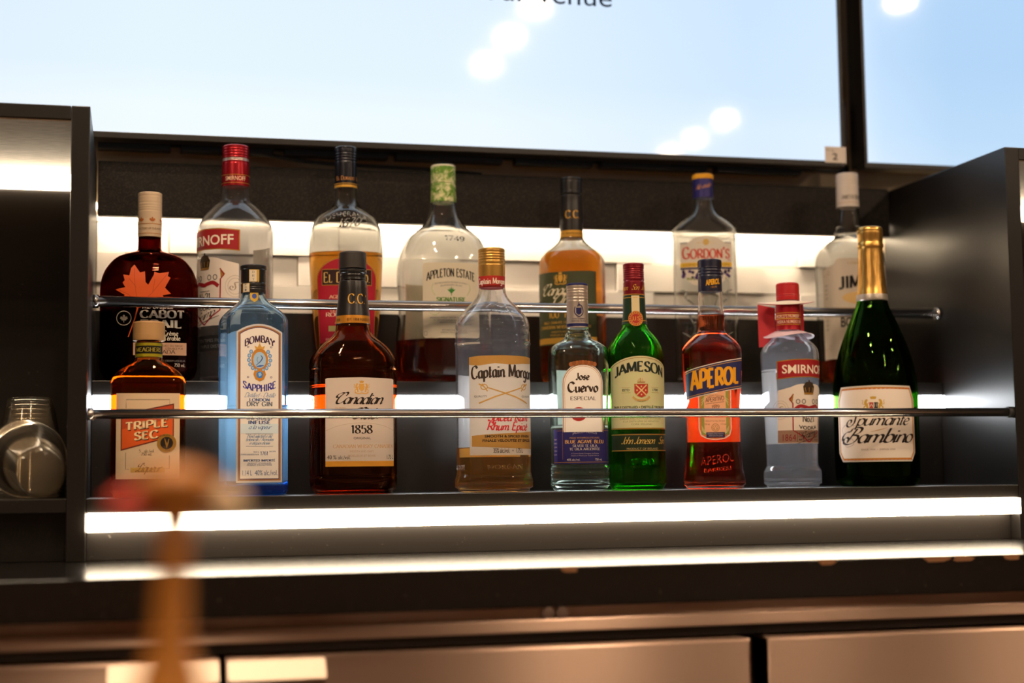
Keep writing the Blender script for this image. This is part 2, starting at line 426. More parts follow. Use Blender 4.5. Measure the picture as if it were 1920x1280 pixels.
class Lab:
    """printed label: flat artwork in (s, y) design units wrapped on a Surf. s to the right of the label centre, y down the sheet."""
    def __init__(self, surf, k, y0, rot=0.0, base=.0004):
        self.S, self.k, self.y0, self.rot, self.base = surf, k, y0, rot, base
        self.items = []; self.mats = []
    def mi(self, m):
        if m not in self.mats: self.mats.append(m)
        return self.mats.index(m)
    def poly(self, pts, m, lay=0):
        self.items.append(([np.array(p, float) for p in pts], self.mi(m), lay)); return self
    def rect(self, x0, y0, x1, y1, m, lay=0): return self.poly([(x0, y0), (x1, y0), (x1, y1), (x0, y1)], m, lay)
    def ell(self, x, y, rx, ry, m, lay=0, n=28): return self.poly([(x + rx * math.cos(2*PI*i/n), y + ry * math.sin(2*PI*i/n)) for i in range(n)], m, lay)
    def ring(self, x, y, rx, ry, t, m, lay=0, n=32, a0=0, a1=2*PI):
        P = lambda i, e: (x + (rx + e) * math.cos(a0 + (a1-a0)*i/n), y + (ry + e) * math.sin(a0 + (a1-a0)*i/n))
        for i in range(n): self.poly([P(i, t/2), P(i+1, t/2), P(i+1, -t/2), P(i, -t/2)], m, lay)
        return self
    def line(self, pts, t, m, lay=1, smooth=False):
        if smooth: pts = smooth_pts(pts, 6)
        A = np.array(pts, float); T = np.gradient(A, axis=0); T /= np.maximum(np.linalg.norm(T, axis=1, keepdims=True), 1e-9)
        if isinstance(t, (int, float)): t = [t] * len(A)
        else: t = np.interp(np.linspace(0, 1, len(A)), np.linspace(0, 1, len(t)), t)
        Nn = np.stack([-T[:, 1], T[:, 0]], 1) * (np.array(t)[:, None] / 2)
        for i in range(len(A) - 1): self.poly([A[i] + Nn[i], A[i+1] + Nn[i+1], A[i+1] - Nn[i+1], A[i] - Nn[i]], m, lay)
        return self
    def frame(self, x0, y0, x1, y1, t, m, lay=1):
        return self.line([(x0, y0), (x1, y0)], t, m, lay).line([(x0, y1), (x1, y1)], t, m, lay).line([(x0, y0), (x0, y1)], t, m, lay).line([(x1, y0), (x1, y1)], t, m, lay)
    def text(self, s, x, y, h, m, w=None, lay=1, face='sans', bold=0.0, bend=0.0, tilt=0.0, align='c', grow=0.0, **pen):
        """cap height h, baseline y, fitted to width w; bend: rise of the middle over the ends; tilt: rise per unit to the right; grow: relative height gained across"""
        polys, wd = sans_text(s, bold) if face == 'sans' else pen_text(s, **pen)
        fx = (w / wd) if w else h
        width = wd * fx
        x0 = x - width / 2 if align == 'c' else x if align == 'l' else x - width
        mi = self.mi(m)
        for q in polys:
            out = []
            for v in q:
                px = x0 + v[0] * fx; u = (px - x) / max(width / 2, 1e-6) if align == 'c' else 0
                hh = h * (1 + grow * u)
                out.append(np.array((px, y - v[1] * hh - bend * (1 - u * u) - tilt * (px - x0))))
            self.items.append((out, mi, lay))
        return self
    def build(self, name, parent, label=None, ds=None, fn=None):
        bm = bmesh.new()
        ds = ds or 4.0 / 1
        step = .003 / self.k
        lays = {}
        for pts, mi, lay in self.items: lays.setdefault(lay, []).append((pts, mi))
        verts = []; faces = []; fm = []
        for lay in sorted(lays):
            t = bmesh.new()
            for pts, mi in lays[lay]:
                vs = [t.verts.new((p[0], -p[1], 0)) for p in pts]
                try:
                    f = t.faces.new(vs); f.material_index = mi
                except ValueError: pass
            bmesh.ops.triangulate(t, faces=t.faces)
            xs = [v.co.x for v in t.verts]; ys = [v.co.y for v in t.verts]
            a, b = min(xs), max(xs)
            x = math.floor(a / step) * step + step
            while x < b:
                bmesh.ops.bisect_plane(t, geom=t.verts[:] + t.edges[:] + t.faces[:], dist=1e-5, plane_co=(x, 0, 0), plane_no=(1, 0, 0)); x += step
            stepy = step * 2.2
            y = math.floor(min(ys) / stepy) * stepy + stepy
            while y < max(ys):
                bmesh.ops.bisect_plane(t, geom=t.verts[:] + t.edges[:] + t.faces[:], dist=1e-5, plane_co=(0, y, 0), plane_no=(0, 1, 0)); y += stepy
            bmesh.ops.triangulate(t, faces=t.faces)
            t.verts.index_update(); o = len(verts)
            for v in t.verts:
                z = (self.y0 + v.co.y) * self.k
                if fn: verts.append(fn(v.co.x * self.k, z, self.base + lay * .00013))
                else: verts.append(self.S.point(v.co.x * self.k, z, self.base + lay * .00013, self.rot))
            for f in t.faces:
                if f.calc_area() < 1e-9: continue
                f.normal_update()
                ii = [o + v.index for v in f.verts]
                faces.append(ii if f.normal.z > 0 else ii[::-1]); fm.append(f.material_index)
            t.free()
        bm.free()
        me = bpy.data.meshes.new(name); me.from_pydata(verts, [], faces)
        me.polygons.foreach_set('material_index', fm)
        o = link_mesh(name, me, self.mats, parent, True)
        if label: o['label'] = label
        return o
# ------------------------------------------------------------------ the place
CZ = 1.46; FZ = -1.0; WY = 0.37
def struct(name, b, mat, bev=0.0):
    o = box(name, b, mat, None, bev); o['kind'] = 'structure'; return o
floor_m = speckle(pbr('dark_floor', (.10, .075, .06), .35), (.07, .05, .04), (.13, .10, .08), 9, .3, .7)
room_m = pbr('warm_room_paint', (.34, .25, .18), .8)
ceil_m = pbr('ceiling_paint', (.5, .42, .34), .8)
struct('floor', (-3.2, 5.0, -5.6, .5, FZ - .05, FZ), floor_m)
struct('ceiling', (-3.2, 5.0, -5.6, .5, CZ + .012, CZ + .06), ceil_m)
struct('wall_back', (-3.2, 5.0, WY, WY + .06, FZ, CZ + .05), beige)
struct('wall_rear', (-3.2, 5.0, -5.65, -5.6, FZ, CZ + .05), room_m)
struct('wall_left', (-3.25, -3.2, -5.6, .4, FZ, CZ + .05), room_m)
struct('wall_right', (5.0, 5.05, -5.6, .4, FZ, CZ + .05), room_m)

# ceiling downlights in threes
def downlight(x, y, label):
    t = empty('ceiling_light', (x, y, CZ), label, 'ceiling light', 'triple downlights in the bar ceiling')
    bm = bmesh.new()
    add_lathe(bm, [(.036, 0.012), (.055, .012), (.055, -.004), (.043, -.008), (.036, -.004), (.036, .012)], 32, close=False)
    from_bm('trim_ring', bm, pbr('lamp_trim', (.7, .66, .6), .4), t, True)
    bm = bmesh.new(); bmesh.ops.create_circle(bm, cap_ends=True, segments=28, radius=.035)
    bmesh.ops.reverse_faces(bm, faces=bm.faces)
    for v in bm.verts: v.co.z = .003
    from_bm('lens', bm, lamp_m, t, False, False)
TR = [(1.24, (-2.03, -2.36, -2.70)), (2.38, (-3.32, -3.67, -3.99)), (2.33, (-1.10, -1.43, -1.76)), (.12, (-.72, -1.05, -1.38)), (-1.15, (-1.2, -1.55, -1.9)), (-1.9, (-3.3, -3.65, -4.0)), (3.6, (-2.2, -2.55, -2.9))]
for x, ys in TR:
    for y in ys: downlight(x, y, 'round warm downlight, one of a row of three, in the bar ceiling')

# white tile behind the shelf: courses of tile, some standing proud
bm = bmesh.new()
rows = [.2985, .3260, .3385, .3800, .4300]
rows = [.240, .2955, .3385, .3815, .4245]
for r in range(4):
    x = -.02 + (-.06 if r % 2 else 0.0) - .12
    k = 0
    while x < 1.3:
        wd = .24 if r % 2 else .2395
        pr = [(.004, .010, .0065, .012), (.011, .0045, .008, .004), (.0045, .010, .005, .011), (.006, .006, .006, .006)][r][k % 4]
        x0, x1 = max(x, .0005), min(x + wd - .0012, 1.1995)
        if x1 - x0 > .01: add_box(bm, x0, x1, WY - .001 - pr, WY - .0005, rows[r] + .0006, rows[r + 1] - .0006, .0006)
        x += wd; k += 1
o = from_bm('wall_tile_back', bm, tile_m, None, False, False); o['kind'] = 'structure'

# ---- worktop
t = empty('bar_worktop', (.75, -.32, -.1126), 'black speckled bar worktop running below the lit shelves, chipped along its front edge', 'counter')
def child_box(name, b, mat, parent, bev=.0008):
    L = parent.matrix_world.translation if False else Vector(parent.location)
    return box(name, (b[0] - L.x, b[1] - L.x, b[2] - L.y, b[3] - L.y, b[4] - L.z, b[5] - L.z), mat, parent, bev)
child_box('slab', (-1.3, 2.6, -.325, .369, -.1126, -.0722), counter_m, t, .0015)
chip = pbr('worn_brown_edge', (.20, .085, .03), .6)
for (cx, wv) in ((.483, .009), (.765, .010), (.893, .016), (.925, .012), (.985, .010)):
    n = 9
    bm = bmesh.new()
    ring = []
    for i in range(n):
        a = 2 * PI * i / n
        ring.append((cx - .75 + wv * math.cos(a) * (1 + .25 * math.sin(3 * a + cx * 50)), .0375 + .0042 * math.sin(a) * (1 + .3 * math.cos(2 * a))))
    f = [bm.verts.new((p[0], -.0056, p[1])) for p in ring]; g = [bm.verts.new((p[0], -.0042, p[1])) for p in ring]
    bm.faces.new(f)
    for i in range(n): bm.faces.new((f[i], g[i], g[(i + 1) % n], f[(i + 1) % n]))
    from_bm('edge_chip', bm, chip, t)['label'] = 'worn brown chip on the front edge'

# ---- the lit shelf unit
su = empty('bottle_shelf', (.6, 0, -.072), 'black two-tier bottle shelf with glowing light strips and chrome guard rails', 'shelf')
child_box('riser_panel', (0.0002, 1.1998, .022, .032, -.0721, -.0166), black_gloss, su)
child_box('lower_shelf_board', (0.0002, 1.1998, 0.0, .20, -.0166, 0.0), black_lam, su)
child_box('riser_panel', (0.0002, 1.1998, .192, .204, 0.0, .129), black_gloss, su)
child_box('upper_shelf_board', (0.0002, 1.1998, .1856, .352, .1289, .1475), black_lam, su)
child_box('riser_panel', (0.0002, 1.1998, .322, .352, .1475, .2525), black_gloss, su)
child_box('top_panel', (0.0015, 1.1985, .327, .345, .3845, .4610), granite, su, .002)['label'] = 'dark speckled panel above the white tiles'
def strip(name, b, mat, label):
    p = child_box(name, b, mat, su, .0015); p['label'] = label; return p
strip('light_strip', (.001, 1.199, -.0065, .0219, -.0385, -.0172), strip_warm, 'warm light strip under the lower shelf')
strip('light_strip', (.001, 1.199, .1795, .1918, .1103, .1285), strip_cool, 'cool white light strip under the upper shelf')
strip('light_strip', (.001, 1.199, .3455, .3535, .3960, .4060), strip_wash, 'warm light strip behind the top panel')
def rail(y, z, x0, x1, rad):
    bm = bmesh.new(); L = Vector(su.location)
    add_tube(bm, [(x0 - L.x, y - L.y, z - L.z), (.3 - L.x, y - L.y, z - L.z), (.9 - L.x, y - L.y, z - L.z), (x1 - L.x, y - L.y, z - L.z)], rad, 24)
    r = from_bm('guard_rail', bm, chrome, su)
    for x, s in ((x0, 1), (x1, -1)):
        bm = bmesh.new()
        add_tube(bm, [(x - L.x, y - L.y, z - L.z), (x + s * .007 - L.x, y - L.y, z - L.z)], rad + .0016, 24)
        from_bm('rail_end_cap', bm, dark_rub if y < .1 and s < 0 else chrome, r)
    return r
child_box('light_baffle', (.0015, 1.1985,   .3452, .3615, .4085, .4125), black_lam, su, 0)  # unseen baffle added to hold back the wash strip's upward spill
rail(.0078, .0972, .0003, 1.1997, .0058)
rail(.1885, .2495, .0003, 1.1997, .0071)

# ---- neighbouring cabinets with their own lit compartments
def cabinet(xa, xb, inner, label):
    """inner: x of the side panel that borders the bottle shelf"""
    t = empty('side_cabinet', ((xa + xb) / 2, 0, -.072), label, 'cabinet')
    pt = .0215
    for x in (xa, xb - pt):
        child_box('side_panel', (x, x + pt, 0, .352, -.0721, .4580), black_lam, t, .0012)
    a, b = xa + pt + .0004, xb - pt - .0004
    child_box('top_board', (a, b, .001, .352, .4415, .4580), black_lam, t)
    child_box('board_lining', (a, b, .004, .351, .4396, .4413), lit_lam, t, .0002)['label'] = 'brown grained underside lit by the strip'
    p = child_box('light_strip', (a, b, .322, .3395, .4180, .4388), strip_warm, t, .0015); p['label'] = 'warm light strip at the back of the compartment'
    child_box('back_panel', (a, b, .3300, .3420, .0002, .4178), black_gloss, t)
    child_box('shelf_board', (a, b, .001, .3420, -.0160, 0.0), black_lam, t)
    child_box('plinth_panel', (a, b, .03, .04, -.0721, -.0162), black_lam, t)
    return t
cabinet(-.64, -.0002, -.0002, 'black open cabinet left of the bottle shelf, holding clear plastic cups')
cabinet(1.2002, 1.84, 1.2002, 'black open cabinet right of the bottle shelf, mostly out of the picture')

# ---- screens on the wall
def screen_mat(name, stops_x, stops_z, size):
    m, nt, out = new_mat(name)
    tc = N(nt, 'ShaderNodeTexCoord'); sp = N(nt, 'ShaderNodeSeparateXYZ'); nt.links.new(tc.outputs['Object'], sp.inputs[0])
    cols = []
    for ax, st, s in ((0, stops_x, size[0]), (2, stops_z, size[1])):
        mr = N(nt, 'ShaderNodeMapRange'); mr.inputs[2].default_value = s
        nt.links.new(sp.outputs[ax], mr.inputs[0])
        r = N(nt, 'ShaderNodeValToRGB'); cr = r.color_ramp
        while len(cr.elements) < len(st): cr.elements.new(.5)
        for e, (p, c) in zip(cr.elements, st): e.position = p; e.color = (*srgb(c), 1)
        nt.links.new(mr.outputs[0], r.inputs[0]); cols.append(r.outputs[0])
    mx = N(nt, 'ShaderNodeMixRGB'); mx.blend_type = 'SCREEN' if False else 'MULTIPLY'; mx.inputs[0].default_value = 1
    nt.links.new(cols[0], mx.inputs[1]); nt.links.new(cols[1], mx.inputs[2])
    b = N(nt, 'ShaderNodeBsdfPrincipled'); b.inputs['Base Color'].default_value = (.01, .01, .012, 1); b.inputs['Roughness'].default_value = .05
    nt.links.new(mx.outputs[0], b.inputs['Emission Color']); b.inputs['Emission Strength'].default_value = SCREEN
    nt.links.new(b.outputs[0], out.inputs[0])
    return m
def tv(x0, x1, label, mat):
    z0, z1 = .4935, 1.31
    t = empty('wall_screen', (x0, .29, z0), label, 'screen')
    W_, H_ = x1 - x0, z1 - z0
    bm = bmesh.new(); add_box(bm, 0, W_, 0, .004, 0, H_)
    from_bm('display_panel', bm, mat, t, False, False)
    e = .0055
    bm = bmesh.new()
    add_box(bm, -e, W_ + e, -.003, .024, -.0092, -.0002, .001)
    add_box(bm, -e, W_ + e, -.003, .024, H_ + .0002, H_ + e, .001)
    add_box(bm, -e, -.0002, -.003, .024, 0, H_, .001); add_box(bm, W_ + .0002, W_ + e, -.003, .024, 0, H_, .001)
    from_bm('bezel', bm, plastic_black, t, False, False)
    bm = bmesh.new(); add_box(bm, .002, W_ - .002, .0245, .062, .0005, H_ - .004, .004)
    from_bm('rear_housing', bm, plastic_black, t, False, False)
    return t
scr1 = screen_mat('screen_picture_pale', [(0, 'E4EEFF'), (.3, 'EDF7FF'), (.62, 'EAF5FF'), (.9, 'D8EAFD'), (1, 'DCEDFF')], [(0, 'FFFFFF'), (.05, 'FDFFFF'), (.12, 'F2F9FF'), (.3, 'EEF6FF')], (1.47, .8165))
scr2 = screen_mat('screen_picture_blue', [(0, 'DDEEFF'), (.02, 'D0E6FB'), (.1, 'C2DDF6'), (1, 'C2DDF6')], [(0, 'FFFFFF'), (.06, 'F4FAFF'), (.2, 'E8F2FC'), (.5, 'E8F2FC')], (1.45, .8165))
t1 = tv(-.37, 1.1005, 'large wall screen of pale blue with the words about a venue at its top', scr1)
t2 = tv(1.1445, 2.6, 'second wall screen, plain light blue, beyond the dark gap on the right', scr2)
# words on the first screen
lb = Lab(None, .001, 0)
dark_txt = emit('screen_lettering', srgb('1b2230'), 1.0)
lb.text('in our venue', 0, 0, 30, dark_txt, w=244, lay=0, align='l')
lb.build('screen_words', t1, fn=lambda s, z, off: (.493 + .37 + s, -.0006, z + .2185))
# wall bracket, cable and price card
t = empty('screen_bracket', (.55, .36, .470), 'black slotted mounting rail on the wall under the large screen', 'bracket')
bm = bmesh.new()
x = .0
for wd, gap in ((.10, .014), (.13, .016), (.15, .012), (.16, .02), (.12, .014), (.17, .016), (.14, .02)):
    add_box(bm, x - .55, x + wd - .55, -.012, .0095, .013, .022, .001); x += wd + gap
from_bm('slotted_rail', bm, dark_rub, t, False, False)
box('rail_backing', (-.55, .6, .003, .0095, .022, .034), plastic_black, t)
bm = bmesh.new()
add_tube(bm, [(p[0], .352, p[1]) for p in smooth_pts([(.14, .492), (.20, .488), (.26, .479), (.31, .474), (.37, .4725), (.45, .4705), (.55, .466)], 6)], .0028, 10)
tag(from_bm('power_cable', bm, dark_rub), 'thin black cable sagging along the wall under the large screen', 'cable')
t = empty('price_card', (1.0895, .2862, .4936), 'small white card with a 2 stuck to the corner of the large screen', 'card')
box('paper', (-.0175, .0175, -.0006, 0, -.0035, .0215), pbr('card_paper', (.80, .72, .66), .6), t, .0001)
lb = Lab(None, .001, 0)
lb.text('2', -1, -1, 10.5, ink('2b2320'), w=8.5, bold=.01).text('No. Of', -9, -15.5, 3, ink('4b4340'), w=12, tilt=-.2)
lb.build('printed_number', t, fn=lambda s, z, off: (s, -.0006 - off, z))
# cables in the gap between the screens
bm = bmesh.new()
add_tube(bm, [(1.119 + .006 * math.sin(i * .9), .345, .56 + i * .04) for i in range(14)], .003, 8)
tag(from_bm('screen_cable', bm, dark_rub), 'black cable hanging in the gap between the two screens', 'cable')
bm = bmesh.new(); add_box(bm, 1.108, 1.138, .34, .3695, .53, .60, .003)
tag(from_bm('wall_socket_box', bm, pbr('brown_box', (.10, .07, .05), .6), None, False, False), 'small brown socket box on the wall in the gap between the screens', 'socket')

# ---- under-counter refrigerator
fr = empty('bar_refrigerator', (.56, -.31, -.95), 'stainless steel under-counter refrigerator with black seals below the worktop', 'refrigerator')
child_box('body', (-1.0, 2.4, -.27, .34, -.95, -.1130), pbr('fridge_black', (.012, .011, .01), .5), fr)
grain_uv(child_box('fascia', (-1.0, 2.4, -.300, -.2702, -.1395, -.1130), steel, fr, .001))
grain_uv(child_box('fascia_lip', (-1.0, 2.4, -.312, -.3002, -.1385, -.1255), steel, fr, .0015))
child_box('seal', (-1.0, 2.4, -.296, -.2702, -.1495, -.1402), dark_rub, fr)
def door(x0, x1, hx0, hx1):
    L = Vector(fr.location)
    d = child_box('door', (x0, x1, -.312, -.2702, -.90, -.1525), steel, fr, .003); grain_uv(d)
    if hx0 is not None:
        bm = bmesh.new()
        add_box(bm, hx0 - L.x, hx1 - L.x, -.330 - L.y, -.3122 - L.y, -.1735 - L.z, -.1540 - L.z)
        for v in bm.verts:
            if v.co.z > -.16 - L.z and v.co.y < -.32 - L.y: v.co.y += .0135
        bmesh.ops.bevel(bm, geom=bm.edges[:], offset=.0015, segments=2, affect='EDGES')
        h = from_bm('handle', bm, pbr('bright_steel', (.56, .46, .37), .55, 1.0), d, False, False)
door(-.62, .1355, .030, .134)
door(.1402, .6825, .1415, .236)
door(.7010, 1.36, None, None)
door(1.37, 2.1, None, None)
bm = bmesh.new(); L = Vector(fr.location)
for x in (.4645, .4795):
    add_tube(bm, [(x - L.x, -.3002 - L.y, -.1205 - L.z), (x - L.x, -.3062 - L.y, -.1205 - L.z)], .0065, 24)
from_bm('lock', bm, pbr('lock_chrome', (.8, .76, .7), .12, 1.0), fr, False)['label'] = 'pair of small round chrome locks'

# ---- front bar (below the picture) and the tap handle that stands on it, close to the lens
fb = empty('front_bar', (.6, -1.05, FZ), 'brown front bar counter just below the picture', 'counter')
child_box('bar_top', (-.9, 2.6, -1.32, -.90, -.20, -.1632), pbr('bar_wood', (.12, .055, .03), .35), fb, .003)
child_box('bar_front', (-.85, 2.55, -1.28, -.95, FZ, -.2002), pbr('bar_wood_front', (.26, .15, .10), .5), fb)
pale = pbr('pale_reflector', (.80, .68, .54), .5)  # unseen panels added to give the steel doors bright upright reflections
for x, wd in ((-.55, .16), (-.12, .10), (.16, .09), (.34, .18), (.70, .09), (.95, .13), (1.30, .08), (1.62, .16), (2.05, .12)):
    child_box('reflection_panel', (x, x + wd, -.9498, -.938, -.88, -.215), pale, fb, .002)['label'] = 'unseen pale panel added to be mirrored in the steel'
tap = empty('tap_handle', (.0636, -1.18, -.1630), 'blurred amber turned tap handle standing close to the lens', 'tap handle')
amber_w = pbr('amber_wood', (.42, .155, .016), .45, 0, .4)
bm = bmesh.new()
prof = [(.004, 0), (.026, .0), (.026, .012), (.020, .02), (.018, .06), (.022, .09), (.0200, .105), (.0150, .123), (.0085, .144), (.0070, .174), (.0072, .190), (.0092, .199), (.0140, .209), (.0190, .2145), (.0205, .218), (.018, .222), (.010, .2255), (.002, .227)]
T = Matrix(((1, 0, .032, 0), (0, 1, -.04, 0), (0, 0, 1, 0), (0, 0, 0, 1)))
add_lathe(bm, prof, 40, M=Matrix.Scale(.833, 4) @ T)
from_bm('shaft', bm, amber_w, tap, True)
for sx, col, nm in ((-1, (.55, .04, .015), 'red side knob'), (1, (.75, .55, .33), 'cream side knob')):
    bm = bmesh.new()
    add_lathe(bm, [(.001, 0), (.0065, .003), (.0085, .009), (.0075, .016), (.004, .020), (.001, .021)], 24, M=Matrix.Scale(.833, 4) @ Matrix.Translation((.0075 + sx * .012, -.009, .2065 if sx < 0 else .2075)) @ Matrix.Rotation(sx * PI / 2, 4, 'Y'))
    from_bm('side_knob', bm, pbr('knob_%d' % sx, col, .5), tap, True)['label'] = nm

# ---- clear plastic cups in the left cabinet
def cup_mat():
    m, nt, out = new_mat('clear_cup_plastic')
    lw = N(nt, 'ShaderNodeLayerWeight'); lw.inputs[0].default_value = .16
    tr = N(nt, 'ShaderNodeBsdfTransparent'); tr.inputs[0].default_value = (.97, .96, .94, 1)
    gl = N(nt, 'ShaderNodeBsdfGlossy'); gl.inputs['Roughness'].default_value = .09; gl.inputs[0].default_value = (.95, .93, .9, 1)
    di = N(nt, 'ShaderNodeBsdfTranslucent'); di.inputs[0].default_value = (.8, .76, .7, 1)
    a = N(nt, 'ShaderNodeMixShader'); a.inputs[0].default_value = .035
    nt.links.new(tr.outputs[0], a.inputs[1]); nt.links.new(di.outputs[0], a.inputs[2])
    b = N(nt, 'ShaderNodeMixShader'); nt.links.new(lw.outputs['Fresnel'], b.inputs[0])
    nt.links.new(a.outputs[0], b.inputs[1]); nt.links.new(gl.outputs[0], b.inputs[2]); nt.links.new(b.outputs[0], out.inputs[0])
    return m
cup_m = cup_mat()
def cup_mesh():
    bm = bmesh.new()
    o_ = [(.0005, 0), (.0255, 0), (.0268, .0012), (.0275, .004), (.0288, .0105), (.0292, .012), (.0299, .0126), (.0299, .0132), (.0300, .0142), (.0306, .0168), (.0436, .0820), (.0440, .0826), (.0440, .084), (.0458, .0855), (.0466, .0872), (.0462, .089), (.0455, .0895)]
    i_ = [(.0452, .0893), (.0448, .0880), (.0434, .0842), (.0294, .0138), (.0282, .0115), (.0266, .0045), (.0250, .0030), (.0005, .0028)]
    add_lathe(bm, o_ + i_, 56, close=False)
    bmesh.ops.holes_fill(bm, edges=[e for e in bm.edges if e.is_boundary])
    bmesh.ops.recalc_face_normals(bm, faces=bm.faces)
    me = bpy.data.meshes.new('plastic_cup'); bm.to_mesh(me); bm.free()
    for p in me.polygons: p.use_smooth = True
    me.materials.append(cup_m); return me
cm = cup_mesh()
for k in range(7):
    o = bpy.data.objects.new('plastic_cup', cm); C.objects.link(o)
    o.matrix_world = Matrix.Translation((-.0738 + .00012 * k, .1645, .0898 + .0058 * k)) @ Matrix.Rotation(PI, 4, 'X') @ Matrix.Rotation(k * .7, 4, 'Z')
    tag(o, 'clear plastic cup in the upside-down stack at the back of the left cabinet', 'cup', 'clear cups stacked upside down')
ax = Vector((.0225, -.085, -.0192)).normalized()
for k in range(4):
    o = bpy.data.objects.new('plastic_cup', cm); C.objects.link(o)
    # axis of the cup from rim to base points to the room
    zc = -ax
    xc = zc.cross(Vector((0, 0, 1))).normalized(); yc = zc.cross(xc)
    p = Vector((-.0487, .005, .0281)) + zc * .0052 * k
    o.matrix_world = Matrix(((xc.x, yc.x, zc.x, p.x), (xc.y, yc.y, zc.y, p.y), (xc.z, yc.z, zc.z, p.z), (0, 0, 0, 1)))
    tag(o, 'clear plastic cup in the nest lying on its side, base towards the room', 'cup', 'clear cups lying on their side')
# ------------------------------------------------------------------ bottles
g_clear = glass('clear_bottle_glass', (.985, .99, .985))
g_cuervo = glass('faint_green_glass', (.94, .985, .96))
g_green = glass('green_bottle_glass', (.42, .84, .30))
g_dkgreen = glass('dark_green_bottle_glass', (.17, .36, .07))
g_brown = glass('brown_bottle_glass', (.70, .44, .28))
g_amber = glass('amber_bottle_glass', (.78, .50, .24))
g_blue = hazy('blue_tinted_glass', (.97, .99, 1.0), .035, (.75, .92, 1.0), absorb=(.20, .70, .985), dens=105)  # slight haze mixed into the clear glass to imitate a strip-lit glow
g_pet = hazy('cloudy_clear_plastic', (.985, .985, .99), .03, (.9, .93, 1.0), ior=1.45)
g_pet2 = hazy('cloudier_clear_plastic', (.985, .985, .99), .085, (.88, .92, 1.0), ior=1.45)
g_dark = glass('dark_maroon_glass', (.42, .13, .09))
l_amber = glass('amber_spirit', (1, 1, 1), 1.36, 0, (.990, .72, .02), 58)
l_gold = glass('golden_rum', (1, 1, 1), 1.36, 0, (.988, .70, .06), 40)
l_red = glass('red_orange_aperitif', (1, 1, 1), 1.36, 0, (.999, .45, .06), 105)
l_rum = glass('dark_rum', (1, 1, 1), 1.36, 0, (.96, .60, .10), 62)
l_dark = glass('dark_whisky', (1, 1, 1), 1.36, 0, (.95, .62, .12), 60)
l_water = glass('clear_spirit', (1, 1, 1), 1.34, 0)
l_wine = glass('pale_wine', (1, 1, 1), 1.34, 0, (.80, .84, .4), 40)
l_blue = glass('clear_gin', (1, 1, 1), 1.34, 0, (.6, .88, .99), 3)

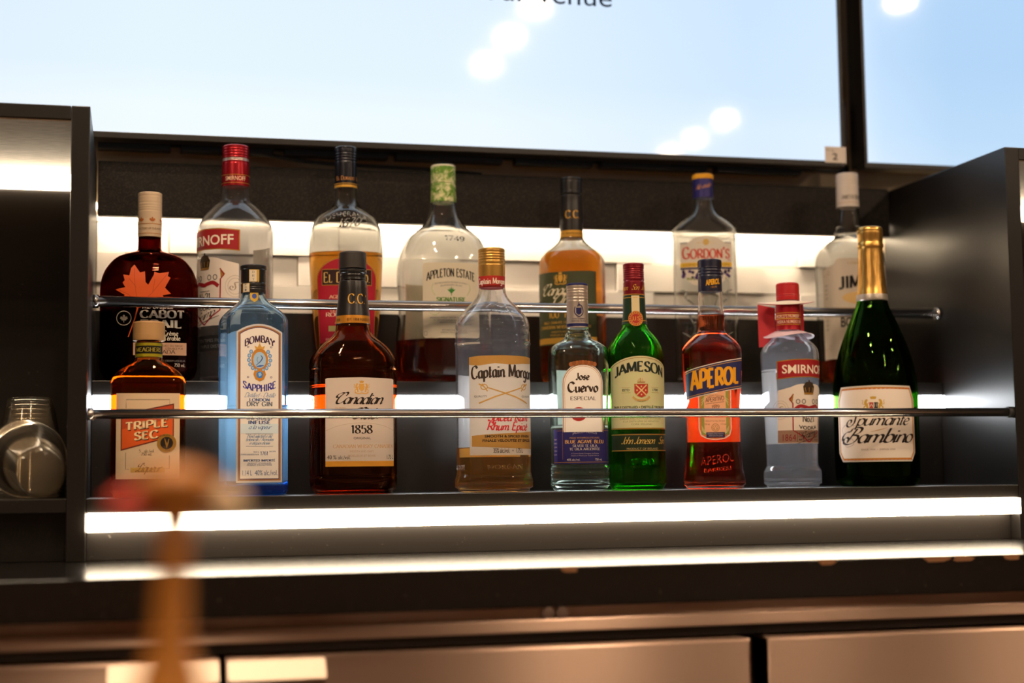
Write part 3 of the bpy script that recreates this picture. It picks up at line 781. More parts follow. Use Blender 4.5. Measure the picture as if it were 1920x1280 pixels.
class Bottle:
    def __init__(self, name, label, cat, X, Y, zb, k, yb, rz, prof, gmat, dr=1.0, n=2.0, neck=None, level=None, liq=None, wall=.0022, floor=.006, seg=72, mouth=None):
        self.k, self.yb = k, yb
        self.root = empty(name, (X, Y, zb + .0002), label, cat, 'spirit bottles on the lit shelves', math.radians(rz))
        z = lambda y: (yb - y) * k
        self.z = z
        P = [(z(y), hw * k) for y, hw in prof]
        zt = max(p[0] for p in P)
        r0 = P[-1][1] if P[-1][0] < P[0][0] else P[0][1]
        zmin = min(p[0] for p in P)
        rb = next(r for q, r in P if q == zmin)
        c = .0035
        P = [(q, r) for q, r in P if q > zmin + .001] + [(c, rb), (c * .45, rb - c * .22), (c * .12, rb - c * .6), (0.0, rb - c * 1.3)]
        S = self.S = Surf(P, dr, n, z(neck[0]) if neck else None, z(neck[1]) if neck else None)
        bm = bmesh.new()
        zs = zsteps(S, 0, zt, 110)
        ro = loft_rings(bm, S, zs, seg)
        zi = [q for q in zsteps(S, floor, zt, 90)]
        ri = []
        # rounded inner floor with a slight punt
        for q in zi:
            d = q - floor
            extra = max(0, .004 - d) ** 2 / .004
            ri.append((q, wall + extra))
        ri = [loft_rings(bm, S, [q], seg, ins)[0] for q, ins in ri]
        bridge(bm, ro); bridge(bm, ri, True)
        bm.faces.new(ro[0][::-1])
        cv = bm.verts.new((0, 0, floor + .003))
        for i in range(seg):
            f = bm.faces.new((ri[0][i], ri[0][(i + 1) % seg], cv)); f.smooth = True
            bm.faces.new((ro[-1][i], ro[-1][(i + 1) % seg], ri[-1][(i + 1) % seg], ri[-1][i]))
        self.body = from_bm('glass_body', bm, gmat, self.root, False, False)
        if liq:
            lv = z(level)
            bm = bmesh.new(); e = .0004
            zl = [q for q in zsteps(S, floor, lv, 70)]
            rl = []
            for q in zl:
                d = q - floor; extra = max(0, .004 - d) ** 2 / .004
                rl.append(loft_rings(bm, S, [q - (e if q == zl[0] else 0)], seg, wall - e + extra)[0])
            bridge(bm, rl)
            cv = bm.verts.new((0, 0, floor + .003 - e))
            for i in range(seg):
                f = bm.faces.new((rl[0][(i + 1) % seg], rl[0][i], cv)); f.smooth = True
            bm.faces.new(rl[-1])
            o = from_bm('liquid', bm, liq, self.root, False, False)
    def cap(self, name, prof, mat, ridges=None, seg=56, bands=(), parent=None, rw=.18, teeth=None):
        """prof: [(y, hw)] top to bottom; ridges: (y0, y1, count, depth) rings; teeth: (y0, y1, depth) vertical knurl"""
        z, k = self.z, self.k
        P = sorted((z(y), hw * k) for y, hw in prof)
        S = Surf(P); S0 = S
        zs = list(np.linspace(P[0][0], P[-1][0], 60))
        zs = sorted(set(zs + [p[0] for p in P]))
        rr = []
        for q in zs:
            r = S.abn(q)[0]
            for (y0, y1, cnt, dep) in (ridges or ()):
                if z(y1) <= q <= z(y0):
                    f = (q - z(y1)) / (z(y0) - z(y1)); r -= dep * k * (.5 - .5 * math.cos(2 * PI * cnt * f)) ** 3
            rr.append((r, q))
        top = rr[-1]
        rr = [(rr[0][0] - .0006, rr[0][1])] + rr[:-1] + [(top[0] - .0004, top[1] - .0002), (top[0] - .0014, top[1] + .0003), (.001, top[1] + .0004)]
        bm = bmesh.new()
        rid = None
        if teeth:
            ta, tb = z(teeth[1]), z(teeth[0])
            seg = 120
            rid = lambda i, j: 1 - (teeth[2] * k / rr[j][0] if (i % 2 and ta <= rr[j][1] <= tb) else 0)
        add_lathe(bm, rr, seg, ridge=rid)
        mats = [mat]
        zc = lambda f: f.calc_center_median().z
        for (y0, y1, m) in bands:
            mats.append(m)
            for f in bm.faces:
                if z(y1) <= zc(f) <= z(y0): f.material_index = len(mats) - 1
        from_bm(name, bm, mats, parent or self.root, False)
        return S
    def lab(self, rot=0.0, surf=None, base=.0004):
        return Lab(surf or self.S, self.k, self.yb, math.radians(rot), base)
    def emboss(self, fill, name='embossed_lettering', mat=None, rot=0, depth=.0007):
        lb = self.lab(rot, base=.0001); fill(lb, mat or self.body.data.materials[0])
        o = lb.build(name, self.root)
        m = o.modifiers.new('thickness', 'SOLIDIFY'); m.thickness = depth; m.offset = 0.6
        return o

ROM = dict(face='pen', weight=.15, thin=.05, nib=12, serif=.085, track=.10)
ROMB = dict(face='pen', weight=.24, thin=.085, nib=12, serif=.12, track=.15)
FLARE = dict(face='pen', weight=.19, thin=.075, nib=15, serif=.06, track=.10)
SCR = dict(face='pen', weight=.12, thin=.03, nib=35, slant=.5, track=-.03)
SCRB = dict(face='pen', weight=.18, thin=.04, nib=35, slant=.5, track=-.03)
QUIRK = dict(face='pen', weight=.20, thin=.07, nib=20, serif=.05, track=.06)
BLACKL = dict(face='pen', weight=.26, thin=.05, nib=42, track=.07)
BRUSH = dict(face='pen', weight=.17, thin=.09, nib=30, slant=.28, track=.02)
GROT = dict(face='pen', weight=.22, thin=.18, nib=0, track=.13)
paper = ink('F3EBE2'); cream = ink('EFDDB8'); black = ink('15110F'); white = ink('FBF6F0'); gold = ink('B98A3A', .55, .4); gold2 = ink('D9A441', .3, .45)
red = ink('B01E22'); dkred = ink('8C1A1E'); navy = ink('1E1F55'); orange = ink('E0621A'); grey = ink('7F7A76'); tan = ink('C9A57E'); blue = ink('2E4C93'); sky = ink('8EC4E6'); dkgreen = ink('2F3A22'); green = ink('3C7A33'); brown = ink('4A2F1E')

def crest(lb, x, y, w, h, m, lay=2, shield=None):
    """shield between two rampant supporters under a small crown"""
    sh = [(x - .16*w, y - .30*h), (x + .16*w, y - .30*h), (x + .16*w, y + .12*h), (x, y + .32*h), (x - .16*w, y + .12*h)]
    lb.poly(sh, shield or m, lay)
    for s in (-1, 1):
        P = lambda a, b: (x + s * a * w, y + b * h)
        lb.line([P(.24, .34), P(.27, .12), P(.33, -.06), P(.30, -.24), P(.24, -.30)], [.07*w, .10*w, .12*w, .10*w, .06*w], m, lay, True)
        lb.line([P(.33, .05), P(.24, .0), P(.19, -.10)], .035*w, m, lay, True)
        lb.line([P(.33, .12), P(.40, .22), P(.38, .36)], .05*w, m, lay, True)
        lb.line([P(.30, .16), P(.24, .26), P(.20, .36)], .04*w, m, lay, True)
        lb.line([P(.36, .05), P(.46, -.02), P(.44, -.2), P(.48, -.28)], .025*w, m, lay, True)
    lb.poly([(x - .1*w, y - .34*h), (x + .1*w, y - .34*h), (x + .14*w, y - .5*h), (x + .05*w, y - .42*h), (x, y - .54*h), (x - .05*w, y - .42*h), (x - .14*w, y - .5*h)], m, lay)
    lb.line([(x - .42*w, y + .38*h), (x - .2*w, y + .46*h), (x, y + .42*h), (x + .2*w, y + .46*h), (x + .42*w, y + .38*h)], .08*h, m, lay, True)
LEAF = [(0, 1), (.12, .72), (.30, .80), (.22, .36), (.30, .32), (.52, .58), (.60, .42), (.86, .46), (.74, .22), (.98, .10), (.46, -.30), (.54, -.46), (.06, -.40), (.04, -.95), (-.04, -.95), (-.06, -.40), (-.54, -.46), (-.46, -.30), (-.98, .10), (-.74, .22), (-.86, .46), (-.60, .42), (-.52, .58), (-.30, .32), (-.22, .36), (-.30, .80), (-.12, .72)]
def leaf(lb, x, y, r, m, lay=1, rot=0):
    c, s = math.cos(rot), math.sin(rot)
    lb.poly([(x + r * (p[0] * c + p[1] * s), y - r * (p[1] * c - p[0] * s)) for p in LEAF], m, lay)
def small(lb, s, x, y, h, m, w=None, lay=1, **k): lb.text(s, x, y, h, m, w, lay, **k)
UP = .1475

# ---- 1 maple liqueur flask, upper row
b = Bottle('liqueur_flask', 'dark round-shouldered flask with an orange maple leaf and cream cap, upper tier at left', 'bottle',
    .0710, .243, UP, .000708, 719.8, -.6, [(385, 20), (445, 21), (466, 21.3), (472, 24), (476, 36), (483, 56), (497, 72), (515, 83), (535, 88.5), (555, 89.5), (690, 88.5), (708, 83), (719.8, 76)], g_dark, .56, 3.0, (470, 500), 468, l_dark)
S = b.cap('cap', [(361.5, 21.8), (363, 22.2), (400, 22.2), (412, 21.8), (420, 22.2), (446, 21.6)], ink('D9C0A0', 0, .4), [(366, 371, 1, .8), (378, 384, 1, .6), (386, 388, 1, .8), (390, 398, 2, 1)], teeth=(371, 378, .5))
lb = b.lab(0, S)
for x in (-17, 4.5, 26): leaf(lb, x, 415, 6.2, ink('B5662A'), 0)
lb.rect(-34, 421.5, 34, 422.7, ink('C08040'), 0).rect(-34, 439.5, 34, 440.7, ink('C08040'), 0)
small(lb, 'THE STORY OF OUR MAPLE', 0, 433, 4.2, ink('8A6B4A'), 50)
lb.build('neck_label', b.root)
lb = b.lab(0)
org = ink('DD5A1C')
pts = [(-27, 503), (-17, 518), (-8, 516), (-7, 536), (-2, 541), (8, 522), (9, 516.5), (18, 519), (35, 516), (33, 524), (38, 527), (28, 546), (39, 557), (24, 560), (31, 574), (12, 579), (-6, 582), (-22, 584), (-34, 577), (-60, 582), (-46, 567), (-44, 560), (-61, 550), (-43, 546), (-48, 537), (-44, 533), (-47, 522), (-36, 524), (-33, 510)]
lb.poly(pts, org, 0)
lb.line([(-20, 582), (-26, 606), (-37, 638)], [3, 2.2, 1.6], org, 0)
vein = ink('B8481A')
for q in ([(-20, 582), (-26, 540), (-27, 510)], [(-20, 580), (6, 555), (32, 520)], [(-20, 580), (-36, 560), (-56, 550)], [(-24, 545), (-36, 530)], [(6, 555), (10, 530)]): lb.line(q, 1.0, vein, 1)
cw = ink('E9DFCB')
lb.text('The Original', 14, 585, 11, cw, 57, 2, face='pen', weight=.14, thin=.05, nib=20, slant=.22, track=.04)
lb.text('CABOT', 24, 602, 13.6, cw, 78, 2, **ROMB).text('TRAIL', 22, 620, 13.6, cw, 74, 2, **ROMB)
lb.text('Crème', 39, 634.5, 9, cw, 27, 2, **ROM).text("d'érable", 41, 643.5, 9, cw, 31, 2, **ROM)
lb.rect(-28, 648, 68.5, 671, ink('C49878'), 1)
small(lb, 'FAIT AVEC DU SIROP', 36, 655.5, 3.6, brown, 50, 2); small(lb, "D'ÉRABLE PUR", 46, 660.5, 3.6, brown, 32, 2); lb.text('CANADA', 24, 668, 6.4, brown, 46, 2, **ROM)
small(lb, 'MAPLE CREAM LIQUEUR', 40, 683, 3.4, grey, 52, 2); lb.text('750 mL', 56, 692, 6, cw, 20, 2, **ROM)
lb.ring(-45, 603, 13, 13, 1.2, cw, 2); leaf(lb, -45, 604, 7.6, cw, 2)
lb.build('printed_label', b.root, 'orange maple leaf and pale lettering')

# ---- vodka labels (both sizes)
def vodka_front(lb, y0, sc, half):
    """y0: top of the red banner"""
    Y = lambda v: y0 + v * sc
    X = lambda v: v * sc
    bn = lambda e: [(X(-half - e), Y(2 - e)), (X(-half / 2), Y(-1.5 - e)), (0, Y(-2.5 - e)), (X(half / 2), Y(-1.5 - e)), (X(half + e), Y(2 - e)), (X(half + e), Y(38 + e)), (X(half / 2), Y(34.5 + e)), (0, Y(33.5 + e)), (X(-half / 2), Y(34.5 + e)), (X(-half - e), Y(38 + e))]
    lb.poly(bn(2), gold, 1); lb.poly(bn(0), ink('9E1B20'), 2)
    lb.text('SMIRNOFF', 0, Y(27), 19 * sc, ink('F0E2CC'), X(2 * half * .86), 3, bold=.018)
    pp = ink('E6D9CC')
    lb.poly([(X(-half), Y(64)), (X(-half * .6), Y(57)), (X(-30), Y(52)), (X(-18), Y(50)), (X(18), Y(50)), (X(30), Y(52)), (X(half * .6), Y(57)), (X(half), Y(64)), (X(half), Y(178)), (X(-half), Y(178))], pp, 1)
    # crown
    ck = ink('3A2A1A')
    lb.poly([(X(-12), Y(72)), (X(-15), Y(56)), (X(-9), Y(47)), (X(0), Y(45)), (X(9), Y(47)), (X(15), Y(56)), (X(12), Y(72))], ck, 3)
    for v in (-8, 0, 8): lb.line([(X(v * 1.3), Y(58)), (X(v), Y(68))], 1.6 * sc, gold, 4)
    lb.rect(X(-12), Y(69), X(12), Y(73), gold, 4); lb.ell(0, Y(43.5), 2.4 * sc, 2.4 * sc, ck, 3)
    # shield outline with red edges and ribbon
    rd = ink('9B1F26')
    lb.line([(X(-36), Y(72)), (X(-44), Y(84)), (X(-37), Y(92)), (X(-36), Y(150)), (X(-20), Y(160)), (0, Y(176))], 2.6 * sc, rd, 3)
    lb.line([(X(36), Y(72)), (X(44), Y(84)), (X(37), Y(92)), (X(36), Y(150)), (X(20), Y(160)), (0, Y(176))], 2.6 * sc, rd, 3)
    lb.poly([(X(36), Y(72)), (X(46), Y(82)), (X(38), Y(92))], gold, 3); lb.poly([(X(-36), Y(72)), (X(-46), Y(82)), (X(-38), Y(92))], gold, 3)
    lb.line([(X(-33), Y(105)), (X(-22), Y(98)), (X(-8), Y(100)), (0, Y(102)), (X(8), Y(100)), (X(22), Y(98)), (X(33), Y(105))], 7 * sc, rd, 3, True)
    for v in (-26, -13, 13, 26): lb.ring(X(v), Y(88), 4 * sc, 4.6 * sc, 2 * sc, grey, 3, 14)
    lb.line([(X(-14), Y(113)), (X(14), Y(113))], .8 * sc, black, 3)
    lb.text('No21', 0, Y(132), 15 * sc, black, X(31), 3, face='pen', weight=.16, thin=.09, nib=0, track=.1)
    lb.text('VODKA', 0, Y(146), 8 * sc, black, X(48), 3, bold=.02, bend=-3 * sc)
    for s in (-1, 1):
        lb.ring(X(s * 64), Y(106), 13 * sc, 15 * sc, .9 * sc, ink('BFAE9C'), 2, 22); lb.ring(X(s * 64), Y(106), 18 * sc, 20 * sc, .8 * sc, ink('BFAE9C'), 2, 24)
        lb.text('@S', X(s * 64), Y(112), 13 * sc, ink('A89684'), X(12), 2, face='pen', weight=.14, thin=.05)
    lb.text('@Smirnoff' if False else 'Smirnoff', X(4), Y(172), 15 * sc, ink('2A2220'), X(58), 4, tilt=.28, face='pen', weight=.09, thin=.03, nib=35, slant=.6, track=-.05)
    lb.line([(X(-32), Y(180)), (X(0), Y(170)), (X(34), Y(160))], .9 * sc, ink('2A2220'), 4)

b = Bottle('vodka_bottle', 'large clear vodka bottle with red cap, nearly empty, upper tier behind the blue gin bottle', 'bottle',
    .1850, .2685, UP, .000718, 720.2, -52 - 3.6, [(285, 19), (343, 25), (366, 26.5), (372, 28.5), (380, 39), (392, 51), (405, 61.5), (420, 69), (432, 71), (620, 70.5), (660, 68), (706, 67), (720, 62)], g_pet, 1.0, 2.0, wall=.0018)
S = b.cap('cap', [(264.4, 24), (267, 25.2), (288, 25.2), (289.5, 24.6), (294, 24.6), (295, 25.4), (343.5, 25.9)], pbr('red_foil', (.42, .012, .022), .26, .6), [(267, 288, 4, .9), (296, 300, 1, .8)], bands=((289.2, 294.8, ink('C9B9B2', .7, .3)),))
lb = b.lab(52, S)
lb.text('SMIRNOFF', 0, 334, 8.6, ink('E9C9A9'), 40, 1, bold=.01).rect(-70, 322.5, 70, 323.6, gold, 1).rect(-70, 338, 70, 339, gold, 1)
lb.build('neck_print', b.root)
lb = b.lab(); vodka_front(lb, 436, 1.0, 71)
lb.build('front_label', b.root)
lb = b.lab()
lb.rect(-74, 632, 74, 661, ink('2C2A2A'), 1)
small(lb, 'TEN TIMES FILTERED', 20, 644, 6, grey, 80, 2); small(lb, 'TRIPLE DISTILLED', 20, 655, 6, grey, 74, 2)
lb.build('base_label', b.root, 'dark grey band near the base')
lb = b.lab(180); lb.rect(-28, 455, 28, 560, tpaper('E6DDD2'), 0); lb.build('back_label', b.root)

# ---- demerara rum, upper row
b = Bottle('rum_bottle', 'amber rum bottle with crimson arched label and black cap, upper tier behind whisky jug', 'bottle',
    .3351, .258, UP, .00073, 720.7, 2 - 7.7, [(285, 17), (349, 20.5), (366, 21.5), (376, 23.5), (386, 30), (397, 44), (408, 56.5), (419, 62.5), (433, 66), (455, 68.4), (474, 69.2), (500, 68.4), (562, 65), (617, 60.5), (654, 56), (700, 51), (720, 46)], g_clear, .66, 2.5, (385, 430), 474, l_amber)
S = b.cap('cap', [(269.5, 20.3), (272, 20.9), (349.5, 20.7)], pbr('black_foil', (.012, .013, .02), .25, .3), [(272, 276, 1, .8), (279, 300, 4, 1.1)], teeth=(276, 279, .5))
lb = b.lab(0, S)
lb.text('El Dorado', -2, 335, 7.5, ink('C98A4A'), 36, 1, caps2=.75, **ROM).rect(-32, 341, 32, 342, gold2, 1).rect(-32, 344, 32, 348.5, gold2, 1)
lb.text('El', 27, 335, 7.5, ink('C98A4A'), 8, 1, caps2=.75, **ROM); lb.build('neck_print', b.root)
b.emboss(lambda l, m: (l.text('DEMERARA', 0, 418, 9.5, m, 78, 0, bend=9, bold=.015), l.text('1670', 4, 429, 15, m, 40, 0, tilt=.08, face='pen', weight=.2, thin=.09, slant=.3)))
lb = b.lab()
crim = ink('A5142A')
def arch(w, top, bot, rise): return [(-w * .93, bot), (w * .93, bot)] + [(w * math.cos(a), top + rise - rise * math.sin(a)) for a in np.linspace(0.0, PI, 19)]
lb.poly(arch(57.5, 484.5, 662, 42), gold, 0); lb.poly(arch(56, 487, 662, 41), crim, 1)
lb.rect(-47, 508, 47, 538.5, gold, 2).rect(-46, 509.3, 46, 537.2, ink('2A100E'), 3)
lb.text('El Dorado.', 0, 533, 18.5, ink('D7B468'), 86, 4, caps2=.78, **ROM)
lb.text('AGED 5 YEARS', 0, 563, 6, ink('E9C7A0'), 64, 2, **ROM).rect(-32, 566.2, 32, 567, ink('E9C7A0'), 2)
lb.text('DEMERARA', 0, 580, 6, ink('E9C7A0'), 50, 2, **ROM).text('DEMERARA RUM', 0, 588, 6, ink('E9C7A0'), 60, 2, **ROM).text('RON   RHUM', 0, 596.5, 7, ink('F0D8B8'), 78, 2, **ROM)
lb.text('Vieilli en fut', 0, 610, 6, ink('E8B7A0'), 50, 2, **SCR); lb.rect(-34, 614, -14, 624, ink('A79B62'), 2).rect(14, 614, 34, 624, ink('A79B62'), 2)
small(lb, 'PRODUCT OF GUYANA', 0, 641, 4.5, ink('E8B7A0'), 78, 2); lb.rect(-52, 646, 52, 661, ink('2A100E'), 2)
lb.build('front_label', b.root, 'crimson arched label')

# ---- golden rum (big clear), upper row
b = Bottle('estate_rum_bottle', 'big clear rum bottle one-third full with a cream label and green leaf-print cap, upper tier', 'bottle',
    .4736, .262, UP, .000742, 721.2, 11 - 11.4, [(318, 20), (375, 24), (392, 28), (405, 32), (418, 39), (428, 49), (437, 60), (446, 69), (462, 77.5), (480, 84), (500, 87.5), (525, 88.6), (555, 87), (575, 86), (600, 88), (635, 92), (690, 93), (708, 90), (721, 84)], g_clear, .8, 2.3, (405, 450), 640, l_rum, wall=.0024)
leafcap = speckle(pbr('leaf_print_foil', (.2, .4, .05), .4, .1), srgb('DCD9A8'), srgb('5E8F22'), 150, .36, .6, 3)
S = b.cap('cap', [(304, 22.6), (306, 23.6), (338, 23.6), (340, 23.2), (342, 23.6), (375.5, 24)], leafcap, [(338, 342, 1, .8)], bands=((304, 308, ink('D8D0B8')),))
lb = b.lab(0, S)
random.seed(3)
for i in range(26):
    x, y, a, r = random.uniform(-36, 36), random.uniform(312, 368), random.uniform(0, 3.1), random.uniform(5, 9)
    if 334 < y < 345: continue
    c, s_ = math.cos(a) * r, math.sin(a) * r
    y0_, y1_ = max(309, min(374, y - s_)), max(309, min(374, y + s_))
    lb.line([(x - c, y0_), (x - c * .2 + s_ * .15, (y0_ + y1_) / 2), (x + c, y1_)], [.3, 3.0, .3], ink(('4F7F1D', '7FA83A', 'C3CC86')[i % 3]), i % 3)
lb.build('cap_print', b.root)
lb = b.lab()
pc = tpaper('E8DDC4', .3)
lb.poly([(-53, 503), (-49, 499), (49, 499), (53, 503), (53, 635), (49, 639), (-49, 639), (-53, 635)], pc, 0)
lb.text('APPLETON ESTATE', 0, 533, 15, ink('2B2622'), 91, 2, bend=8, **dict(FLARE, xs=.8))
small(lb, 'CRAFTED & MADE IN THE HEART OF JAMAICA', 0, 540, 2.8, grey, 62, 2, bend=3); small(lb, 'BLENDED RUM', 0, 544, 2.8, grey, 40, 2, bend=2)
for a in (-1.0, -.5, 0, .5, 1.0):
    lb.line([(0, 556), (4 * a, 551 - 1.5 * (1 - a * a)), (7.5 * a, 549 - 5 * (1 - abs(a)))], [1.5, 2.8, .5], green, 2, True)
lb.line([(0, 551), (0, 560)], 1.2, green, 2)
lb.text('SIGNATURE', 0, 571, 7.4, ink('4B7A2B'), 54, 2, **ROMB)
small(lb, 'SINGLE ESTATE', 0, 580, 5, ink('4B7A2B'), 44, 2)
for s_ in (-1, 1):
    lb.line([(s_ * 30, 560), (s_ * 36, 548), (s_ * 33, 536)], [2, 3, .6], ink('CFCFA4'), 1, True); lb.line([(s_ * 20, 590), (s_ * 30, 596), (s_ * 42, 592)], [1, 3, .6], ink('CFCFA4'), 1, True)
for i, tx in enumerate(("JAMAICA'S UNIQUE TERROIR, RENOWNED RUM", 'LE TERROIR UNIQUE DE LA JAMAIQUE', 'RHUM ASSEMBLAGE')): small(lb, tx, 0, 602.5 + i * 4.6, 2.9, grey, (80, 66, 44)[i], 2)
small(lb, 'ESTABLISHED 1749', 2, 626, 3, grey, 40, 2); small(lb, 'NASSAU VALLEY JAMAICA', 2, 630, 3, grey, 46, 2); lb.frame(-51, 627, -46, 634, .6, grey, 2)
lb.build('front_label', b.root)
lb = b.lab(180); lb.rect(-2, 525, 74, 640, tpaper('E2D6BE'), 0); lb.build('back_label', b.root)
b.emboss(lambda l, m: l.text('1749', 10, 455, 9, m, 38, 0, face='pen', weight=.16, thin=.08, tilt=-.06))

# ---- green-label rye, upper row
b = Bottle('rye_whisky_bottle', 'amber rye whisky bottle with olive green label and long black neck sleeve, upper tier', 'bottle',
    .6604, .26, UP, .000758, 721.7, -20 - 16.3, [(345, 17), (400, 18.5), (430, 20.5), (445, 23), (454, 29), (462, 38), (468, 46), (474, 52), (481, 57.5), (490, 60.5), (500, 61.2), (700, 61), (712, 58), (721, 54)], g_clear, .86, 2.5, (445, 480), 472.5, l_amber)
S = b.cap('cap', [(328.5, 19.6), (331, 20.4), (358.5, 20.5), (360, 19.2)], pbr('black_cap', (.012, .011, .011), .28), [(331, 338, 1, .5), (352, 355, 1, .6)], teeth=(338, 352, .35))
S = b.cap('neck_sleeve', [(362, 20.2), (367, 20.2), (410, 22), (440, 22.4), (445, 22)], pbr('black_sleeve', (.014, .012, .012), .3), bands=((430.5, 445, gold2),))
lb = b.lab(20, S)
lb.text('C.C.', 3, 408, 14.5, gold2, 28, 1, **ROM).text('EST. 1858 FONDE EN', 0, 438.6, 4.2, black, 40, 2); lb.build('sleeve_print', b.root)
lb = b.lab()
ol = ink('3F4227')
lb.rect(-66, 513, 66, 636, ol, 0).rect(-66, 636, 66, 647, gold2, 0).rect(-66, 647, 66, 649, ol, 0)
crest(lb, -4, 526, 27, 23, gold2)
lb.text('@Canadian', -6, 556, 20, ink('E6D8B8'), 78, 2, **SCR).text('@Club', 0, 574, 20, ink('E6D8B8'), 44, 2, **SCR)
lb.text('100% RYE', 0, 599, 12.5, gold2, 58, 2, **ROM).text('SINGLE GRAIN RYE / GRAIN DE SEIGLE', 0, 610, 4.4, gold2, 84, 2, **ROM).text('CANADIAN WHISKY CANADIEN', 0, 619, 5.8, gold2, 104, 2, **ROM)
small(lb, 'SMOOTH AND BOLD', 0, 627, 3.8, gold2, 48, 2); small(lb, 'MOELLEUX ET RELEVE', 0, 633, 3.8, gold2, 52, 2)
lb.build('front_label', b.root, 'olive green label with gold and cream print')

# ---- clear gin, upper row
b = Bottle('london_gin_bottle', 'clear flat gin bottle with blue and yellow cap and red lettering, upper tier', 'bottle',
    .8628, .26, UP, .000775, 722.3, 5 - 21.3, [(335, 14), (367, 17.5), (380, 19), (390, 22.5), (400, 29.5), (408, 39), (415, 48), (422, 55.5), (429.5, 60.5), (435, 61), (440, 59.3), (700, 59), (712, 57), (722, 53)], g_clear, .62, 2.9, (385, 425))
S = b.cap('cap', [(322.5, 19.4), (325, 20.2), (331, 20.2), (333, 19.2), (367.5, 19.6)], pbr('blue_foil', (.03, .025, .16), .32, .3), [(331, 334, 1, .5)], bands=((322, 332, ink('E3A21C')),))
lb = b.lab(0, S); lb.text('Alexander', -1, 354, 9, ink('C98A5A'), 32, 1, tilt=.22, **SCR); lb.build('cap_print', b.root)
lb = b.lab()
lb.poly([(-49, 456), (-33, 456), (-20, 447), (0, 443.5), (20, 447), (33, 456), (49, 456), (49, 506), (44, 520), (26, 535), (0, 543), (-26, 535), (-44, 520), (-49, 506)], tpaper('EFE5D6', .3), 0)
lb.rect(-49, 456, -35, 457.5, navy, 1).rect(35, 456, 49, 457.5, navy, 1)
lb.ell(0, 456, 5.5, 6, ink('D9B25C'), 1); lb.line([(-18, 457), (18, 457)], 2.5, ink('E8D9B8'), 1)
lb.text("Gordon's", 0, 486.5, 21, ink('C83A28'), 88, 2, caps2=.8, **FLARE); lb.rect(40, 489, 46, 490, ink('C83A28'), 2)
lb.rect(-49, 494, 49, 502.5, ink('E2B63A'), 1); lb.text('LONDON DRY GIN', 0, 500.7, 5, ink('8A6A2A'), 86, 2, track=0) if False else small(lb, 'LONDON  DRY  GIN', 0, 500.8, 5, ink('8A6A2A'), 86, 2)
lb.rect(-49, 503.5, 49, 507, navy, 1)
random.seed(5)
for i in range(34):
    x = random.uniform(-44, 44); y = random.uniform(510, 526 - abs(x) * .1)
    lb.ell(x, y, 3.1, 3.1, ink(('3A2358', '4B2F70', '2B1A48')[i % 3]), 1 + i % 3, 12)
for i in range(16):
    x = random.uniform(-42, 42); lb.line([(x, 522), (x * .93 + random.uniform(-3, 3), 530 - abs(x) * .1)], [.6, 2.6], ink(('7E8A3C', '9AA05A')[i % 2]), 2)
lb.build('front_label', b.root)
def swirl(l, m):
    for s_ in (-1, 1):
        for a, c in (((s_ * 52, 545), (s_ * 40, 560)), ((s_ * 50, 580), (s_ * 30, 600)), ((s_ * 48, 625), (s_ * 26, 640))):
            l.line([a, (s_ * 38, a[1] + 4), c, (s_ * 22, c[1] + 18), (s_ * 30, c[1] + 32)], [1, 3.4, 3.8, 3.4, 1], m, 0, True)
    l.ring(0, 615, 24, 34, 2.8, m, 0, 30); l.ring(0, 615, 15, 24, 2.6, m, 0, 26)
b.emboss(swirl, 'embossed_scrolls')

# ---- white-capped bourbon, upper row right
b = Bottle('bourbon_bottle', 'square bourbon bottle with cream wraparound label and white cap, upper tier behind the sparkling wine', 'bottle',
    1.0943, .26, UP, .000794, 723.0, 20 - 26.6, [(345, 17), (384, 19.5), (402, 22), (418, 24.3), (425, 24.6), (428, 27), (431, 24.8), (434, 27), (437, 25), (441, 27.5), (447, 34), (453, 42), (462, 50), (474, 54.5), (488, 56), (700, 55.5), (712, 53), (722, 49)], g_clear, 1.0, 5.0, (445, 478), 676, l_amber)
S = b.cap('cap', [(320.7, 20.2), (323, 20.9), (360, 20.9), (385, 21.2)], ink('D6CBC0', 0, .35), [(335, 345, 2, .6), (323, 327, 1, .5)])
lb = b.lab(0, S); lb.text('JAMES B. BEAM', 2, 371, 7.5, ink('4A4340'), 42, 1, **ROM); lb.rect(-30, 377, 30, 378, tan, 1); lb.build('cap_print', b.root)
lb = b.lab()
lb.poly([(-92, 507), (-50, 501), (-46, 492), (-40, 489), (40, 489), (46, 492), (50, 501), (92, 507), (92, 676), (-92, 676)], tpaper('EADCC8', .3), 0)
lb.text('A GENUINE BOURBON', 0, 500, 4, ink('C9A86A'), 50, 1, **ROM)
lb.text('JIM', -21, 547, 23, black, 40, 1, tilt=.10, **ROMB).text('BEAM', 22, 540, 23, black, 52, 1, **ROMB)
lb.ell(0, 563, 36, 12, ink('DDB878'), 1); lb.text('BOURBON', 0, 617, 19, ink('3A332E'), 80, 1, bold=.03)
for y in range(7):
    small(lb, 'ABCDE'[0:1] * 0 + ('SINCE', 'FINEST', 'QUALITY', 'WHISKEY', 'CASK', 'AGED', 'KENTUCKY')[y], -74, 540 + y * 8 + (34 if y > 3 else 0), 4, grey, 14, 1)
lb.line([(-88, 520), (-62, 516)], .8, tan, 1).ring(-62, 516, 3.4, 4, .8, tan, 1, 14).ring(-62, 655, 3.4, 5, .8, tan, 1, 14).line([(-88, 658), (-66, 655)], .8, tan, 1)
lb.build('front_label', b.root)
